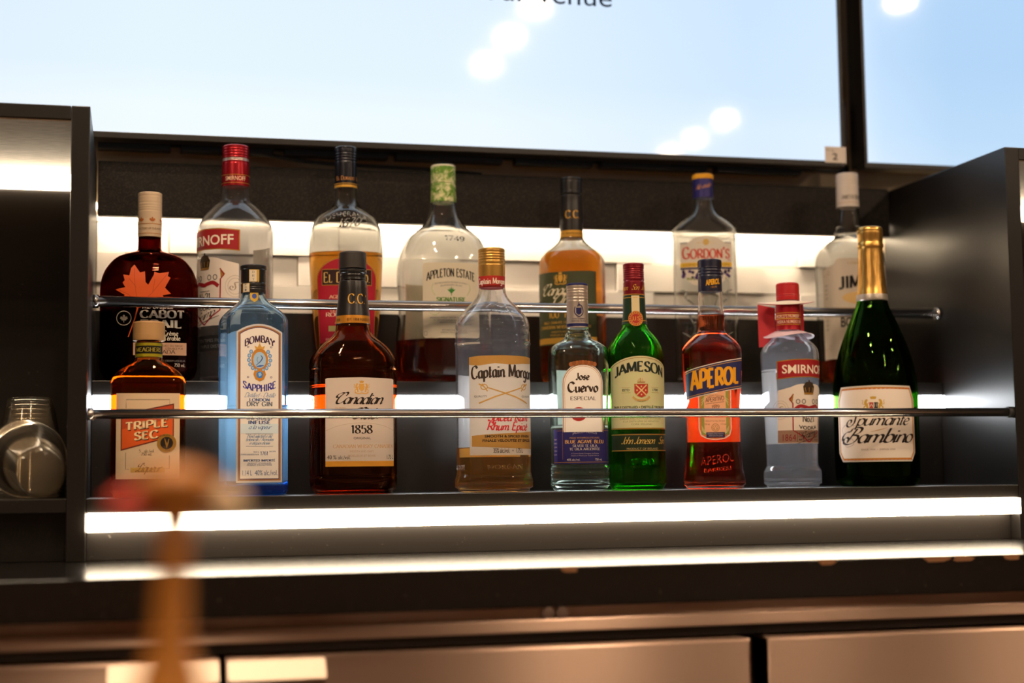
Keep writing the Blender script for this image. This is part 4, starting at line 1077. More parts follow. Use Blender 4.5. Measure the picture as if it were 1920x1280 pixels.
# ================= front row
# ---- orange liqueur, square amber bottle
b = Bottle('triple_sec_bottle', 'square amber liqueur bottle with cream label and tan cap, lower tier nearest the left panel', 'bottle',
    .0696, .095, 0, .000648, 931.4, -.8, [(600, 18), (640, 23), (668, 24.3), (674, 27), (680, 33), (688, 45), (696, 56), (704, 63), (712, 67), (722, 69), (900, 68.6), (922, 67), (931.4, 64)], g_amber, .62, 4.6, (670, 705), 706, glass('orange_liqueur', (1, 1, 1), 1.36, 0, (.97, .62, .06), 46))
S = b.cap('cap', [(602, 28), (605, 29.4), (630, 29.8), (637.5, 29.4)], pbr('tan_cap', (.46, .26, .10), .42), teeth=(606, 626, .25))
S = b.cap('neck_band', [(642, 25), (643, 25.2), (669, 25.2), (670, 25)], ink('1A1712', 0, .35), bands=((643, 648, ink('A89A1E', .3, .35)), (663.5, 669, ink('A89A1E', .3, .35))))
lb = b.lab(0, S); lb.text('MEAGHERS', 0, 659.5, 7.5, ink('B3A030'), 52, 1, **ROM); lb.build('band_print', b.root)
lb = b.lab()
cr = tpaper('EBD3AE', .25)
lb.rect(-58, 739, 58, 898, cr, 0)
for xs_ in ((-40, 39),):
    lb.line([(-40, 767), (-40, 751), (39, 751), (39, 761)], .8, brown, 1); lb.line([(-40, 849), (-40, 880), (-34, 880)], .8, brown, 1); lb.line([(39, 855), (39, 879), (32, 879)], .8, brown, 1)
lb.poly([(-49, 778), (47, 758), (47, 820), (-49, 846)], ink('6A2A18'), 1); lb.poly([(-47, 780.5), (45, 761), (45, 818), (-47, 843)], ink('D9591A'), 2)
lb.poly([(-47, 780.5), (45, 761), (45, 786), (-47, 806)], ink('B8441C'), 3)
for dx, dy, m, l_ in ((1.2, 1.4, ink('30180E'), 4), (0, 0, ink('F0D2A0'), 5)):
    lb.text('TRIPLE', -2 + dx, 803 + dy + 5, 14, m, 76, l_, tilt=.10, **ROMB).text('SEC', -3 + dx, 822 + dy + 4, 14, m, 42, l_, tilt=.10, **ROMB)
lb.ell(34, 832, 17.5, 17.5, gold, 4, 30); lb.ell(34, 832, 11.5, 11.5, ink('241A14'), 5, 26)
lb.line([(30, 823), (33, 833), (34, 841)], [1, 3, 1], gold, 6, True); lb.line([(38, 824), (36, 833), (34, 841)], [1, 2.4, 1], gold, 6, True)
small(lb, 'QUALITY', 30, 820.2, 3, brown, 20, 6, bend=1.5); small(lb, 'TOP', 36, 847, 3, brown, 10, 6)
lb.text('35 % alc./vol.', -3, 849, 5.4, brown, 30, 1, **ROM).text('750 mL', -2, 855, 5.4, brown, 20, 1, **ROM)
lb.rect(-31, 877, 31, 886, ink('B99A4A'), 1); lb.text('@Liqueur', 1, 884.5, 15, ink('2C211A'), 44, 2, **SCR)
small(lb, 'CANADA', 50, 892, 2.6, brown, 9, 1)
lb.build('front_label', b.root, 'cream label with an orange slanted panel')

# ---- blue tinted gin
b = Bottle('blue_gin_bottle', 'tall blue-tinted square gin bottle with white arched label and black cap, lower tier', 'bottle',
    .1965, .095, 0, .000657, 928.5, 14 - 4.3, [(500, 17), (540, 21), (549, 22.3), (556, 24.5), (562, 28), (570, 35), (578, 44), (587, 52.5), (594, 57), (599, 58.8), (604, 59.5), (760, 59.3), (900, 59), (920, 59), (928.5, 57)], g_blue, .80, 7.0, (553, 596), 760, l_blue, wall=.003, floor=.012)
bk = pbr('black_cap', (.012, .011, .011), .28)
S = b.cap('cap', [(493, 23.6), (495, 25), (501, 25), (502, 23.4), (526, 23.2), (527, 22.4), (529, 23.4), (546.5, 23.6)], bk, [(533, 540, 2, .9), (500, 503, 1, .4)])
lb = b.lab(-14, S)
lb.rect(-8, 503, 11, 527, ink('C8A24A', .3), 0).rect(-7.5, 504, 6, 526, ink('D9CDB5'), 1); lb.rect(-23, 529, -7, 546, ink('C8A24A', .3), 0).rect(-21, 529.5, -8, 545.6, ink('D9CDB5'), 1)
small(lb, 'IMPORTED', 0, 0, 1, black, 8, 2) if False else None
for i, ch in enumerate('TED'): small(lb, ch, 0, 524 - i * 7, 4.5, grey, 4.2, 2)
for i, ch in enumerate('IMP'): small(lb, ch, -15, 543.5 - i * 5, 4, grey, 4, 2)
lb.build('cap_strip_stamp', b.root)
lb = b.lab(-10)
lb.poly([(-8, 545), (-7, 543), (7, 543), (8, 545), (8, 556), (6, 562), (0, 566), (-6, 562), (-8, 556)], ink('A98A2E', .4), 0); lb.ell(0, 554, 4.4, 5, ink('23408F'), 1)
lb.build('neck_seal', b.root, 'small gold seal with a blue stone')
lb = b.lab()
def archp(w, sh, top, bot): return [(-w, bot), (w, bot)] + [(w * (1 - 2 * i / 16), sh - (sh - top) * (1 - (1 - 2 * i / 16) ** 2)) for i in range(17)]
lb.poly(archp(43.5, 624, 609, 905), tpaper('F2ECE4'), 0); lb.poly(archp(40.5, 626, 612.5, 901.5), ink('A87442', .2), 1); lb.poly(archp(37.6, 627.5, 615, 899), ink('4A3560'), 2); lb.poly(archp(36.3, 628.5, 616.5, 897.5), ink('EFE8E0'), 3)
vio = ink('3B2C74')
lb.text('BOMBAY', 0, 652, 12.5, ink('4A2E4E'), 56, 4, bend=8.5, **dict(ROMB, thin=.09)).text('SAPPHIRE', 0, 728, 12.5, ink('33309A'), 62, 4, bend=-8, **dict(ROMB, thin=.09))
for s_, y_ in ((-1, 652), (1, 652), (-1, 711), (1, 711)): lb.ring(s_ * 22 + (0 if y_ < 700 else 0), y_ + (.5 if y_ < 700 else -2), 1.5, 1.5, .9, vio, 4, 10)
# medallion
og = ink('C8872E')
lb.ell(0, 676, 16, 21.5, og, 4); lb.ell(0, 677, 12.2, 15.2, ink('A9CBEA'), 5)
lb.line([(2, 668), (5, 673), (1, 680), (-7, 687)], [1, 2.2, 1.6, 1], ink('3C5FA8'), 6, True); lb.line([(-3, 671), (-5, 676), (-3, 682)], 1.2, ink('6C97CF'), 6, True); lb.line([(-6, 689), (1, 688), (8, 687)], [1, 3.4, 1], ink('3B62B8'), 6, True)
for s_ in (-1, 1):
    for i in range(6):
        a = math.radians(-38 + i * 22); x_, y_ = s_ * (20.5 * math.cos(a)), 675 + 22 * math.sin(a)
        lb.ell(x_, y_, 3.6, 4.0, ink('5C8FD0'), 4, 10); lb.ell(x_, y_, 2.1, 2.5, ink('A8CEEE'), 5, 10)
lb.poly([(-8, 656), (-10, 650), (-4, 653), (0, 645), (4, 653), (10, 650), (8, 656)], ink('D9A54A'), 6); lb.line([(0, 641), (0, 646)], 1, ink('D9A54A'), 6); lb.line([(-2, 643), (2, 643)], .8, ink('D9A54A'), 6)
lb.poly([(-10, 697), (10, 697), (12, 704), (8, 713), (0, 717), (-8, 713), (-12, 704)], og, 6); lb.ell(0, 704.5, 6.4, 6.4, ink('3E86D8'), 7, 12); lb.poly([(-3, 702), (2, 700), (4, 705), (-1, 708)], ink('9CC8F0'), 8)
bl = ink('3C5C94')
lb.text('@Distilled - Distille' if False else 'Distilled - Distillé', 0, 746.5, 8.5, ink('5E87B8'), 58, 4, **dict(SCR, weight=.1)); lb.text('LONDON', 0, 754, 5.4, bl, 38, 4, **ROMB); lb.text('DRY GIN', 0, 763, 8, ink('6D7480'), 48, 4, **ROMB)
lb.rect(-36, 796, 36, 814, ink('D5E4EC'), 4)
small(lb, 'VAPOUR', 0, 779, 6, bl, 40, 4)
lb.text('INFUSED', 0, 788, 6.4, bl, 48, 5, **ROMB).text('INFUSÉ', 0, 796.5, 6.4, bl, 42, 5, **ROMB).text('à la vapeur', 0, 805.5, 8, ink('4D78B0'), 42, 5, **SCR)
lb.rect(-26, 814.5, 26, 815, bl, 5).rect(-26, 837.5, 26, 838, bl, 5)
for i, tx in enumerate(('Hand selected exotic', 'botanicals / Aromates', 'exotiques choisis')): lb.text(tx, 0, 821.5 + i * 6.4, 6.2, ink('6C93BE'), (48, 52, 38)[i], 5, **SCR)
lb.text('1761', 9, 854, 6.6, bl, 14, 5, **ROM); small(lb, "D'APRES UNE RECETTE DE", -18, 854, 2.4, bl, 34, 5); small(lb, 'FROM A', -6, 849.5, 2.4, bl, 10, 5); small(lb, 'RECIPE', 25, 848.5, 2.4, bl, 12, 5)
lb.text('IMPORTED IMPORTÉ', 0, 866, 4, bl, 60, 5, **ROMB); small(lb, 'PRODUCT OF ENGLAND', 0, 870.5, 2.8, bl, 44, 5); small(lb, "PRODUIT D'ANGLETERRE", 0, 873.8, 2.8, bl, 47, 5)
small(lb, '1.14 L', -23, 891.5, 10, ink('4C6795'), 18, 5); small(lb, '40% alc./vol.', 13, 891.5, 10, ink('4C6795'), 43, 5)
lb.build('front_label', b.root, 'white arched label with gold frame')
lb = b.lab(180); lb.poly(archp(56, 622, 612, 906), tpaper('E4F0FA', .65), 0); lb.build('back_label', b.root, 'pale blue printed sheet on the back')

# ---- big brown whisky jug
b = Bottle('whisky_jug', 'large dark brown whisky jug with black cap, tall neck sleeve and cream label, lower tier', 'bottle',
    .3223, .10, 0, .000669, 925.6, 15 - 8.0, [(500, 22), (520, 23.5), (560, 27), (606, 32), (618, 33.5), (627, 39), (635, 48), (642, 57), (650, 65), (658, 71.5), (667, 77.5), (677, 81), (688, 82), (691, 81), (694, 80.2), (698, 81.2), (760, 81.4), (890, 81), (893, 79.6), (897, 81), (908, 80), (918, 77), (925.6, 73)], g_brown, .74, 2.8, (612, 668), 721, l_dark, wall=.0024)
S = b.cap('cap', [(467.5, 24), (470, 25.4), (498, 26.2), (499.5, 26)], pbr('matte_black_cap', (.022, .017, .014), .5), teeth=(473, 497, .3))
S = b.cap('neck_ring', [(500.5, 24.6), (503, 26.2), (508, 26.2), (510, 24.2), (513, 24.6), (516, 24), (521, 24.4)], bk, [(506, 511, 1, 1)])
S = b.cap('neck_sleeve', [(522.5, 25.2), (524, 26), (560, 28.6), (605, 32.8), (606, 32.6)], pbr('black_sleeve', (.014, .012, .012), .3), bands=((591, 605, ink('C8862A', .35, .35)),))
lb = b.lab(-3, S); lb.text('C.C.', 2, 568, 18, gold2, 33, 1, **ROM).text("'", 22, 567, 16, gold2, 3, 1, face='pen', weight=.1); small(lb, 'EST. 1858 FONDE EN', 8, 601, 5, ink('3A2410'), 52, 1); small(lb, 'EST. 1858', -46, 601, 5, ink('3A2410'), 26, 1); lb.build('sleeve_print', b.root)
lb = b.lab()
wl = tpaper('EFE2D4', .3)
lb.poly([(-68, 713), (-64, 711.5), (0, 709.8), (64, 711.5), (68, 713), (68, 865), (-68, 865)], wl, 0); lb.rect(-68, 865, 68, 875, ink('D9962E'), 0)
lb.line([(-68, 809), (-40, 799), (0, 794.5), (40, 799), (68, 809)], .8, ink('D8C4B0'), 1, True)
crest(lb, 0, 729, 31, 24, ink('D9A44C'), 1)
ck = ink('241812')
lb.text('@Canadian', -6, 759, 20, ck, 90, 2, **dict(SCR, weight=.15)).text('@Club.', 6, 787, 20, ck, 52, 2, **dict(SCR, weight=.15))
small(lb, 'THE ORIGINAL', -40, 768, 3, tan, 20, 1)
lb.text('1858', 0, 814, 15, ck, 40, 1, **dict(ROM, weight=.2, thin=.04)); small(lb, 'ORIGINAL', 1, 825, 4.4, ck, 33, 1)
lb.text('CANADIAN WHISKY CANADIEN', 6, 841, 6.4, ink('D8AF7C'), 118, 1, **ROM); small(lb, 'SMOOTH AND OAKY', 0, 849, 3.6, ink('CFAE8C'), 46, 1); small(lb, 'MOELLEUX ET BOISE', 0, 857, 3.6, ink('CFAE8C'), 52, 1)
small(lb, '40 %', -56, 861.5, 8, ck, 17, 1); small(lb, 'alc./vol.', -33, 861.5, 7, ck, 22, 1); small(lb, '1.75 L', 58, 861.5, 8, ck, 16, 1)
lb.build('front_label', b.root, 'cream label with black script')
lb = b.lab(-84)
gr = pbr('grip_plastic', (.03, .018, .012), .18)
for y in (740, 770, 800, 830, 860): lb.line([(-9, y), (-3, y + 9), (-9, y + 20)], [2, 7, 2], gr, 0, True)
lb.build('hand_grip', b.root, 'moulded finger grip on the side')

# ---- spiced rum
b = Bottle('spiced_rum_bottle', 'large clear rum bottle with gold cap, white label and little rum left, lower tier', 'bottle',
    .5045, .10, 0, .000684, 921.7, 21 - 13.3, [(500, 20), (536, 25.4), (545, 26.6), (553, 30), (561, 36), (570, 44.5), (578, 52), (586, 59), (594, 65), (602, 68.6), (612, 70), (618, 68.8), (622, 70.2), (640, 70.5), (644, 72), (648, 70), (700, 69.5), (831, 69.2), (880, 69), (888, 69.5), (896, 72), (902, 73), (913, 72.5), (921.7, 67)], g_pet, .92, 2.3, (545, 606), 839, l_gold, wall=.0022)
gcap = pbr('gold_metal_cap', (.62, .34, .08), .3, .75)
S = b.cap('cap', [(460.5, 24), (463, 25.4), (490, 25.6), (535, 24.8), (536.5, 24.6)], gcap, [(466, 486, 4, 1), (489, 493, 1, 1)], bands=((515, 536.5, ink('B0281E')),), teeth=(462, 466, .4))
lb = b.lab(-8, S); lb.text('Captain Morgan', -6, 530, 11, ink('F0DDC8'), 62, 1, **QUIRK); lb.build('cap_print', b.root)
lb = b.lab()
wb = tpaper('F6EFE6'); gb = ink('B98B45')
HW = 70
lb.poly([(-HW, 672), (-50, 670), (0, 669), (50, 670), (HW, 672), (HW, 683), (40, 684), (10, 686), (-20, 684), (-50, 688), (-HW, 686)], gb, 1)
lb.poly([(-HW, 680), (HW, 680), (HW, 854), (-HW, 854)], wb, 0)
lb.text('Captain Morgan', 2, 713, 23, ink('3B302A'), 132, 2, bend=4, **dict(QUIRK, xs=.8))
sw = ink('C79A4C')
for s_ in (-1, 1):
    lb.line([(s_ * 50, 758), (s_ * 20, 746), (-s_ * 34, 729)], [2.6, 2.4, 2], sw, 2); lb.ring(-s_ * 40, 728, 6, 5, 1.6, sw, 2, 14); lb.line([(-s_ * 44, 722), (-s_ * 34, 736)], 2.0, sw, 2); lb.line([(-s_ * 40, 727), (-s_ * 50, 722)], 2.4, sw, 2)
small(lb, 'QUALITY', -47, 747, 3.6, ink('4A3F38'), 24, 2); small(lb, 'QUALITÉ', 47, 747, 3.6, ink('4A3F38'), 24, 2)
rr_ = ink('CC2B33')
lb.text('Spiced Rum', 8, 791, 14, rr_, 84, 2, **BRUSH).text('Rhum Épicé', 6, 808, 15, rr_, 84, 2, **BRUSH)
lb.poly([(-HW + 5, 818), (-40, 816), (0, 814), (40, 812), (HW, 810), (HW, 843), (30, 842), (-20, 840), (-HW + 5, 838)], gb, 1)
small(lb, 'SMOOTH & SPICED FINISH', 8, 821.5, 4.6, ink('2E2620'), 96, 2, bold=.03); small(lb, 'FINALE VELOUTÉE ET ÉPICÉE', 8, 829.5, 4.6, ink('2E2620'), 104, 2, bold=.03)
small(lb, '35% alc./vol.   •   1.75 L', 6, 850, 9, ink('2E2620'), 60, 2, bold=.01)
lb.build('front_label', b.root, 'white label with crossed swords')
lb = b.lab(180); lb.rect(-52, 700, 66, 856, tpaper('F2EFEA', .5), 0); lb.build('back_label', b.root)
b.emboss(lambda l, m: (l.text('MORGAN', 0, 880, 9, m, 70, 0, bold=.01), l.text('MORGAN', -120, 880, 9, m, 70, 0, bold=.01)))
b.emboss(lambda l, m: (l.line([(-30, 578), (-16, 572), (0, 578), (16, 572), (30, 578)], [1, 3, 2, 3, 1], m, 0, True), l.line([(-22, 584), (0, 588), (22, 584)], [1, 2.5, 1], m, 0, True)), 'embossed_ribbon')

# ---- silver tequila
b = Bottle('tequila_bottle', 'clear silver tequila bottle with white arched label and deep blue band, lower tier', 'bottle',
    .6157, .085, 0, .00069, 919.4, 10 - 16.4, [(560, 17), (612, 19.5), (616, 21), (622, 21.5), (626, 25), (630, 25.6), (634, 28), (640, 38), (645, 46), (650, 51.5), (656, 54.8), (664, 56.5), (672, 56.6), (760, 54.5), (820, 53.2), (868, 53), (873, 52), (877, 54.5), (884, 53.4), (888, 54.6), (896, 53.4), (900, 54.6), (910, 54.4), (919.4, 51)], g_cuervo, .88, 2.7, (630, 658), 797, l_water, wall=.0026, floor=.009)
S = b.cap('cap', [(528.6, 19.6), (531, 20.4), (560, 20.4), (575, 20.2), (613, 20.6), (614, 20.4)], pbr('silver_foil', (.62, .54, .47), .3, .7), [(536, 546, 2, .8), (552, 557, 1, .8), (558, 563, 1, .6)], bands=((528, 532.5, navy), (605.5, 611, navy)), teeth=(546, 551, .4))
lb = b.lab(-2, S); lb.poly([(-5, 576), (5, 576), (5, 586), (0, 590), (-5, 586)], navy, 1); lb.line([(-7, 574), (-8, 585), (-2, 592), (3, 592), (8, 585), (6, 574), (0, 570), (-2, 574)], 1.6, navy, 1, True); lb.line([(0, 566), (1, 573)], 1.6, navy, 1)
small(lb, 'DON CUERVO', 0, 598, 2.6, navy, 24, 1); small(lb, 'ESPECIAL PLATA', 0, 602.5, 2.6, navy, 28, 1); lb.build('cap_print', b.root)
lb = b.lab()
def arc2(w, top, sh, bot): return [(-w, bot), (w, bot)] + [(w * math.cos(a), sh - (sh - top) * math.sin(a)) for a in np.linspace(0, PI, 19)]
lb.poly(arc2(39.5, 683, 722, 812), tpaper('F5EFE8'), 0); lb.poly(arc2(37.8, 685, 722, 811), ink('B8742E'), 1); lb.poly(arc2(36.6, 686.4, 722, 811), ink('F5EFE8'), 2); lb.poly(arc2(34.6, 688.5, 722, 811), ink('C98A44'), 3); lb.poly(arc2(34, 689.2, 722, 811), ink('F7F1EA'), 4)
for i in range(9): lb.ell(-22 + i * 5.5, 686.5 - 4.5 * (1 - ((i - 4) / 4.6) ** 2), 4, 4.4, ink(('A4602E', '8E5026')[i % 2]), 5 + i % 2, 12)
lb.text('Jose', -1, 714, 12.5, ink('3A2A20'), 25, 5, **BLACKL).text('Cuervo', 0, 736.5, 17.5, ink('3A2A20'), 56, 5, **BLACKL).text('ESPECIAL', 0, 752, 6.6, ink('4A3A30'), 48, 5, **ROM)
lb.ell(-9, 778, 15, 13, ink('B0322E'), 5, 24); lb.ring(-9, 778, 11, 9.5, 1, ink('8A1E1E'), 6, 22)
lb.build('front_label', b.root, 'white arched label with blackletter name')
lb = b.lab(180); lb.rect(-36, 690, 40, 800, tpaper('EEF2EC', .5), 0); lb.build('back_label', b.root)
lb = b.lab()
bb = ink('2A2668')
lb.rect(-64, 806, 60, 870, bb, 0); lb.rect(-64, 808, 60, 808.8, gold, 1).rect(-64, 866.5, 60, 867.3, gold, 1); lb.poly([(-64, 806), (-52, 806), (-52, 870), (-64, 870)], ink('3A3486'), 1)
lb.line([(-40, 813), (-40, 862)], .6, gold, 2); lb.line([(50, 812), (50, 862)], .6, gold, 2)
small(lb, 'JALISCO • MEXICO', 2, 815.5, 4, ink('C8BFD0'), 46, 2, bend=2.4); small(lb, 'MADE WITH/PRODUITE AVEC', 2, 823.5, 3.2, ink('C99A5A'), 56, 2); lb.text('BLUE AGAVE BLEU', 2, 832, 6, ink('D9A866'), 74, 2, **ROMB)
lb.text('SILVER TEQUILA', 2, 839, 4.6, ink('D9CFC8'), 46, 2, **ROM).text('TEQUILA ARGENTÉE', 2, 845, 4.6, ink('D9CFC8'), 58, 2, **ROM)
for i in range(2): small(lb, ('A Cuervo Family Company, La Rojena', 'Hecho en Mexico por Tequila Cuervo')[i], 2, 852 + i * 4, 2.6, ink('B9A8C0'), 52, 2)
small(lb, '40% alc./vol.', -20, 864, 4, ink('E6DDD6'), 24, 2); small(lb, '750 mL', 28, 864, 4, ink('E6DDD6'), 14, 2)
for i in range(5): small(lb, ('PRODUCT', 'MEXICO', 'AGAVE', 'TEQUILA', 'PLATA')[i], -57, 826 + i * 7, 2.6, ink('D9CFE0'), 9, 2)
lb.build('lower_label', b.root, 'deep blue band label')

# ---- green irish whiskey
b = Bottle('irish_whiskey_bottle', 'round green whiskey bottle with maroon cap and cream arched label, lower tier beside the tequila', 'bottle',
    .6965, .092, 0, .000699, 917.8, 11 - 18.6, [(510, 16), (552, 19.4), (580, 20.8), (608, 23.4), (616, 26), (624, 33), (632, 40), (641, 46), (652, 50.8), (664, 53), (680, 53.6), (790, 53.4), (868, 53), (874, 53.6), (882, 54.6), (906, 54.4), (917.8, 50)], g_green, 1, 2, None, 690, glass('green_bottled_whiskey', (1, 1, 1), 1.36, 0, (.92, .85, .2), 22), wall=.0028)
S = b.cap('cap', [(490.3, 18.8), (492.5, 19.8), (522, 19.8), (524, 19.2), (526, 19.8), (551.5, 20.2)], pbr('maroon_foil', (.22, .010, .018), .3, .5), [(499, 519, 5, .9), (522, 527, 1, .9)], teeth=(492, 498, .4))
lb = b.lab(-2, S); lb.text('Jameson & Son', -20, 542, 10, gold2, 52, 1, **SCR).text('John Jameson', 34, 542, 10, gold2, 46, 1, **SCR); lb.rect(-60, 550, 60, 551, gold2, 1); lb.build('cap_print', b.root)
S = b.cap('neck_sleeve', [(552, 20.4), (553, 20.6), (580, 21.6), (600, 23.2), (606, 24.2)], ink('1D3324', 0, .35))
lb = b.lab(-4, S); lb.rect(-70, 556, 70, 557, gold2, 0).rect(-70, 600, 70, 601, gold2, 0); lb.rect(-7.5, 553, 7.5, 590, ink('D9C79A'), 0)
lb.ell(0, 597, 14.5, 14.5, ink('A8281E'), 1, 30).ring(0, 597, 13.4, 13.4, .9, gold2, 2).ring(0, 597, 9.4, 9.4, .6, gold2, 2); lb.text('JJ&S' if False else 'JJ.S', 0, 600.5, 7.5, gold2, 15, 2, **ROM)
for i in range(18):
    a = 2 * PI * i / 18; lb.line([(11.4 * math.cos(a) - .8 * math.sin(a), 597 + 11.4 * math.sin(a) + .8 * math.cos(a)), (11.4 * math.cos(a) + .8 * math.sin(a), 597 + 11.4 * math.sin(a) - .8 * math.cos(a))], 1.6, gold2, 2)
lb.build('neck_seal', b.root, 'red and gold seal on a cream ribbon')
lb = b.lab()
jc = tpaper('EFDFB4', .3)
jw = 66
lb.poly([(-jw, 806), (jw, 806)] + [(jw * (1 - 2 * i / 20), 690 - 20 * (1 - (1 - 2 * i / 20) ** 2)) for i in range(21)], jc, 0)
lb.line([(jw * .99 * (1 - 2 * i / 20), 693 - 20 * (1 - (1 - 2 * i / 20) ** 2)) for i in range(21)], .9, gold, 1)
lb.text('JAMESON', 0, 709.5, 18, ink('1F2A24'), 104, 1, bend=11, **dict(FLARE, weight=.24, thin=.09))
lb.text('ESTD', -30, 735.5, 4.6, ink('3A3A30'), 14, 1, bold=.02) if False else small(lb, 'ESTD', -29, 735.5, 4.6, ink('3A3A30'), 14, 1, bold=.02)
small(lb, '1780', 29, 735.5, 4.6, ink('3A3A30'), 13, 1, bold=.02)
for x_ in (-29, 29): lb.rect(x_ - 9, 738, x_ + 9, 738.5, gold, 1); lb.rect(x_ - 9, 728.5, x_ + 9, 729, gold, 1)
lb.poly([(-13, 722), (13, 722), (13, 738), (8, 745), (0, 748), (-8, 745), (-13, 738)], gold, 1); lb.poly([(-12, 723), (12, 723), (12, 738), (7, 744), (0, 747), (-7, 744), (-12, 738)], ink('B5302A'), 2)
lb.line([(-10, 724), (10, 744)], 2.2, ink('E0C080'), 3); lb.line([(10, 724), (-10, 744)], 2.2, ink('E0C080'), 3)
for x_, y_ in ((0, 727), (-8, 734), (8, 734), (0, 742)): lb.ell(x_, y_, 1.5, 1.7, ink('E0C080'), 3, 8)
lb.line([(-7, 719), (7, 719)], 2.2, ink('A8783A'), 2); lb.line([(-2, 718), (-2, 711)], 1.2, ink('A8783A'), 2); lb.poly([(-1, 717), (5, 717), (2, 711)], ink('D9C08A'), 2); lb.poly([(-8, 717), (-3, 717), (-4, 712)], ink('D9C08A'), 2)
lb.line([(-16, 746), (-10, 751), (0, 753), (10, 751), (16, 746)], 4, ink('C9A060'), 2, True); small(lb, 'SINE METU', 0, 754.5, 2.2, brown, 15, 3, bend=-1.2)
small(lb, 'TRIPLE DISTILLED • DISTILLÉ TROIS FOIS', 0, 767.5, 4.6, ink('2A3A2A'), 116, 1, bold=.03); lb.text('IRISH WHISKEY', 0, 778, 7, ink('2A3A2A'), 80, 1, **ROMB)
for i in range(3): small(lb, ('ÉLABORÉ AVEC SOIN POUR SA DOUCEUR', 'À LA DISTILLERIE DE MIDLETON', 'CORK IRELAND')[i], 0, 788 + i * 5.2, 3.2, ink('A8986A'), (84, 72, 40)[i], 1)
lb.rect(-jw, 803.5, jw, 806, gold, 1)
lb.build('front_label', b.root, 'cream arched label with red shield')
lb = b.lab()
lb.rect(-jw, 814, jw, 847, ink('22301F'), 0); lb.rect(-jw, 815.5, jw, 816.6, gold2, 1).rect(-jw, 845, jw, 846, gold2, 1)
lb.text('John Jameson & Son', 6, 833, 13, ink('D9B45A'), 92, 1, **SCR); small(lb, 'PRODUCT OF IRELAND', 2, 844, 3.8, ink('C9B47A'), 62, 1)
lb.build('lower_label', b.root, 'dark green band with a gold signature')
b.emboss(lambda l, m: l.text('1780', 0, 872, 11, m, 44, 0, **ROM))

# ---- orange-red aperitif
b = Bottle('aperitif_bottle', 'bright orange-red waisted aperitif bottle with slanted blue label and dark blue cap, lower tier', 'bottle',
    .8017, .085, 0, .000706, 915.7, 5 - 21.4, [(500, 17), (544, 22.6), (575, 23.8), (590, 25.6), (600, 25.8), (616, 25.4), (622, 27), (628, 33), (635, 41), (641, 47), (648, 52.5), (655, 55.5), (663, 56.6), (680, 56.4), (705, 55), (740, 52.6), (770, 50.6), (800, 49.6), (829, 50), (855, 52), (880, 55), (897, 57.2), (908, 57.4), (915.7, 54)], g_clear, .86, 2.6, (620, 662), 588.5, l_red, wall=.0024, floor=.005)
S = b.cap('cap', [(483.5, 21.6), (486, 22.7), (500, 22.7), (508, 22.4), (543, 22.9), (544.5, 22.7)], pbr('dark_blue_cap', (.012, .013, .035), .3), [(499, 516, 3, 1.2)], teeth=(485, 498, .5))
lb = b.lab(10, S); lb.text('APEROL', 0, 534, 10, ink('E3A51E'), 28, 1, tilt=.12, bold=.05); small(lb, '1919', 1, 540, 4, ink('C98A1E'), 11, 1, tilt=.1); lb.build('cap_print', b.root)
lb = b.lab()
for e, m, l_ in ((0, ink('F0E4DA'), 3), (1.5, ink('2B2C5E'), 4)):
    lb.poly([(-60, 698 + e), (-30, 690 + e), (0, 683 + e), (30, 677 + e), (60, 672.5 + e), (60, 729 - e), (30, 733.5 - e), (0, 739 - e), (-30, 745 - e), (-60, 751 - e)], m, l_)
for o1 in (4.5, 52): lb.line([(-60, 698 + o1 - (0 if o1 < 10 else 3.2)), (-30, 690 + o1 - (0 if o1 < 10 else 1.2)), (0, 683 + o1), (30, 677 + o1), (60, 672.5 + o1)], .9, ink('D9A24A'), 5)
lb.text('APEROL', 2, 733, 32, ink('F0A81E'), 92, 5, tilt=.155, grow=-.12, face='pen', weight=.24, thin=.17, nib=0, xs=.8, track=.1)
op = ink('F2B48A')
lb.poly([(-31, 745), (31, 732), (31, 806), (27, 818), (16, 824), (0, 826), (-16, 824), (-27, 818), (-31, 806)], ink('F5DCC8'), 0); lb.poly([(-29, 745), (29, 732), (29, 805), (25, 816), (15, 822), (0, 824), (-15, 822), (-25, 816), (-29, 805)], ink('E8763A'), 1)
lb.poly([(-26, 745), (26, 732), (26, 816), (-26, 816)], ink('9C9A48'), 2); lb.poly([(-20, 745), (20, 732), (20, 812), (-20, 812)], op, 2.5 if False else 3)
for s_ in (-1, 1):
    for i in range(3): lb.line([(s_ * 25, 762 - i * 5), (s_ * (21 - i), 754 - i * 4), (s_ * 18, 744 - i * 2)], 1, ink('D8CC8A'), 4, True); lb.line([(s_ * 25, 806 - i * 3), (s_ * (22 - i), 811 - i), (s_ * 17, 814)], 1, ink('D8CC8A'), 4, True)
lb.text('APERITIVO', 0, 756, 7.6, ink('5A2A1A'), 34, 4, tilt=.12, face='pen', weight=.13, thin=.1, nib=0); lb.line([(-17, 759), (17, 755)], .6, ink('5A2A1A'), 4); small(lb, 'DAL', 1, 762, 3, ink('C8502A'), 7, 4); lb.text('1919', 1, 768, 6, ink('5A2A1A'), 14, 4, tilt=.08, face='pen', weight=.13, thin=.1, nib=0)
small(lb, 'BARBIERI PADOVA', 0, 748, 2.6, ink('A0603A'), 28, 4, tilt=.06, bend=3)
small(lb, 'PRODUCT OF ITALY PRODUIT', 0, 792, 2.6, ink('A0603A'), 36, 4); small(lb, '750 mL', -15, 798, 3.4, ink('A0603A'), 10, 4); small(lb, '11% alc', 15, 798, 3.4, ink('A0603A'), 10, 4)
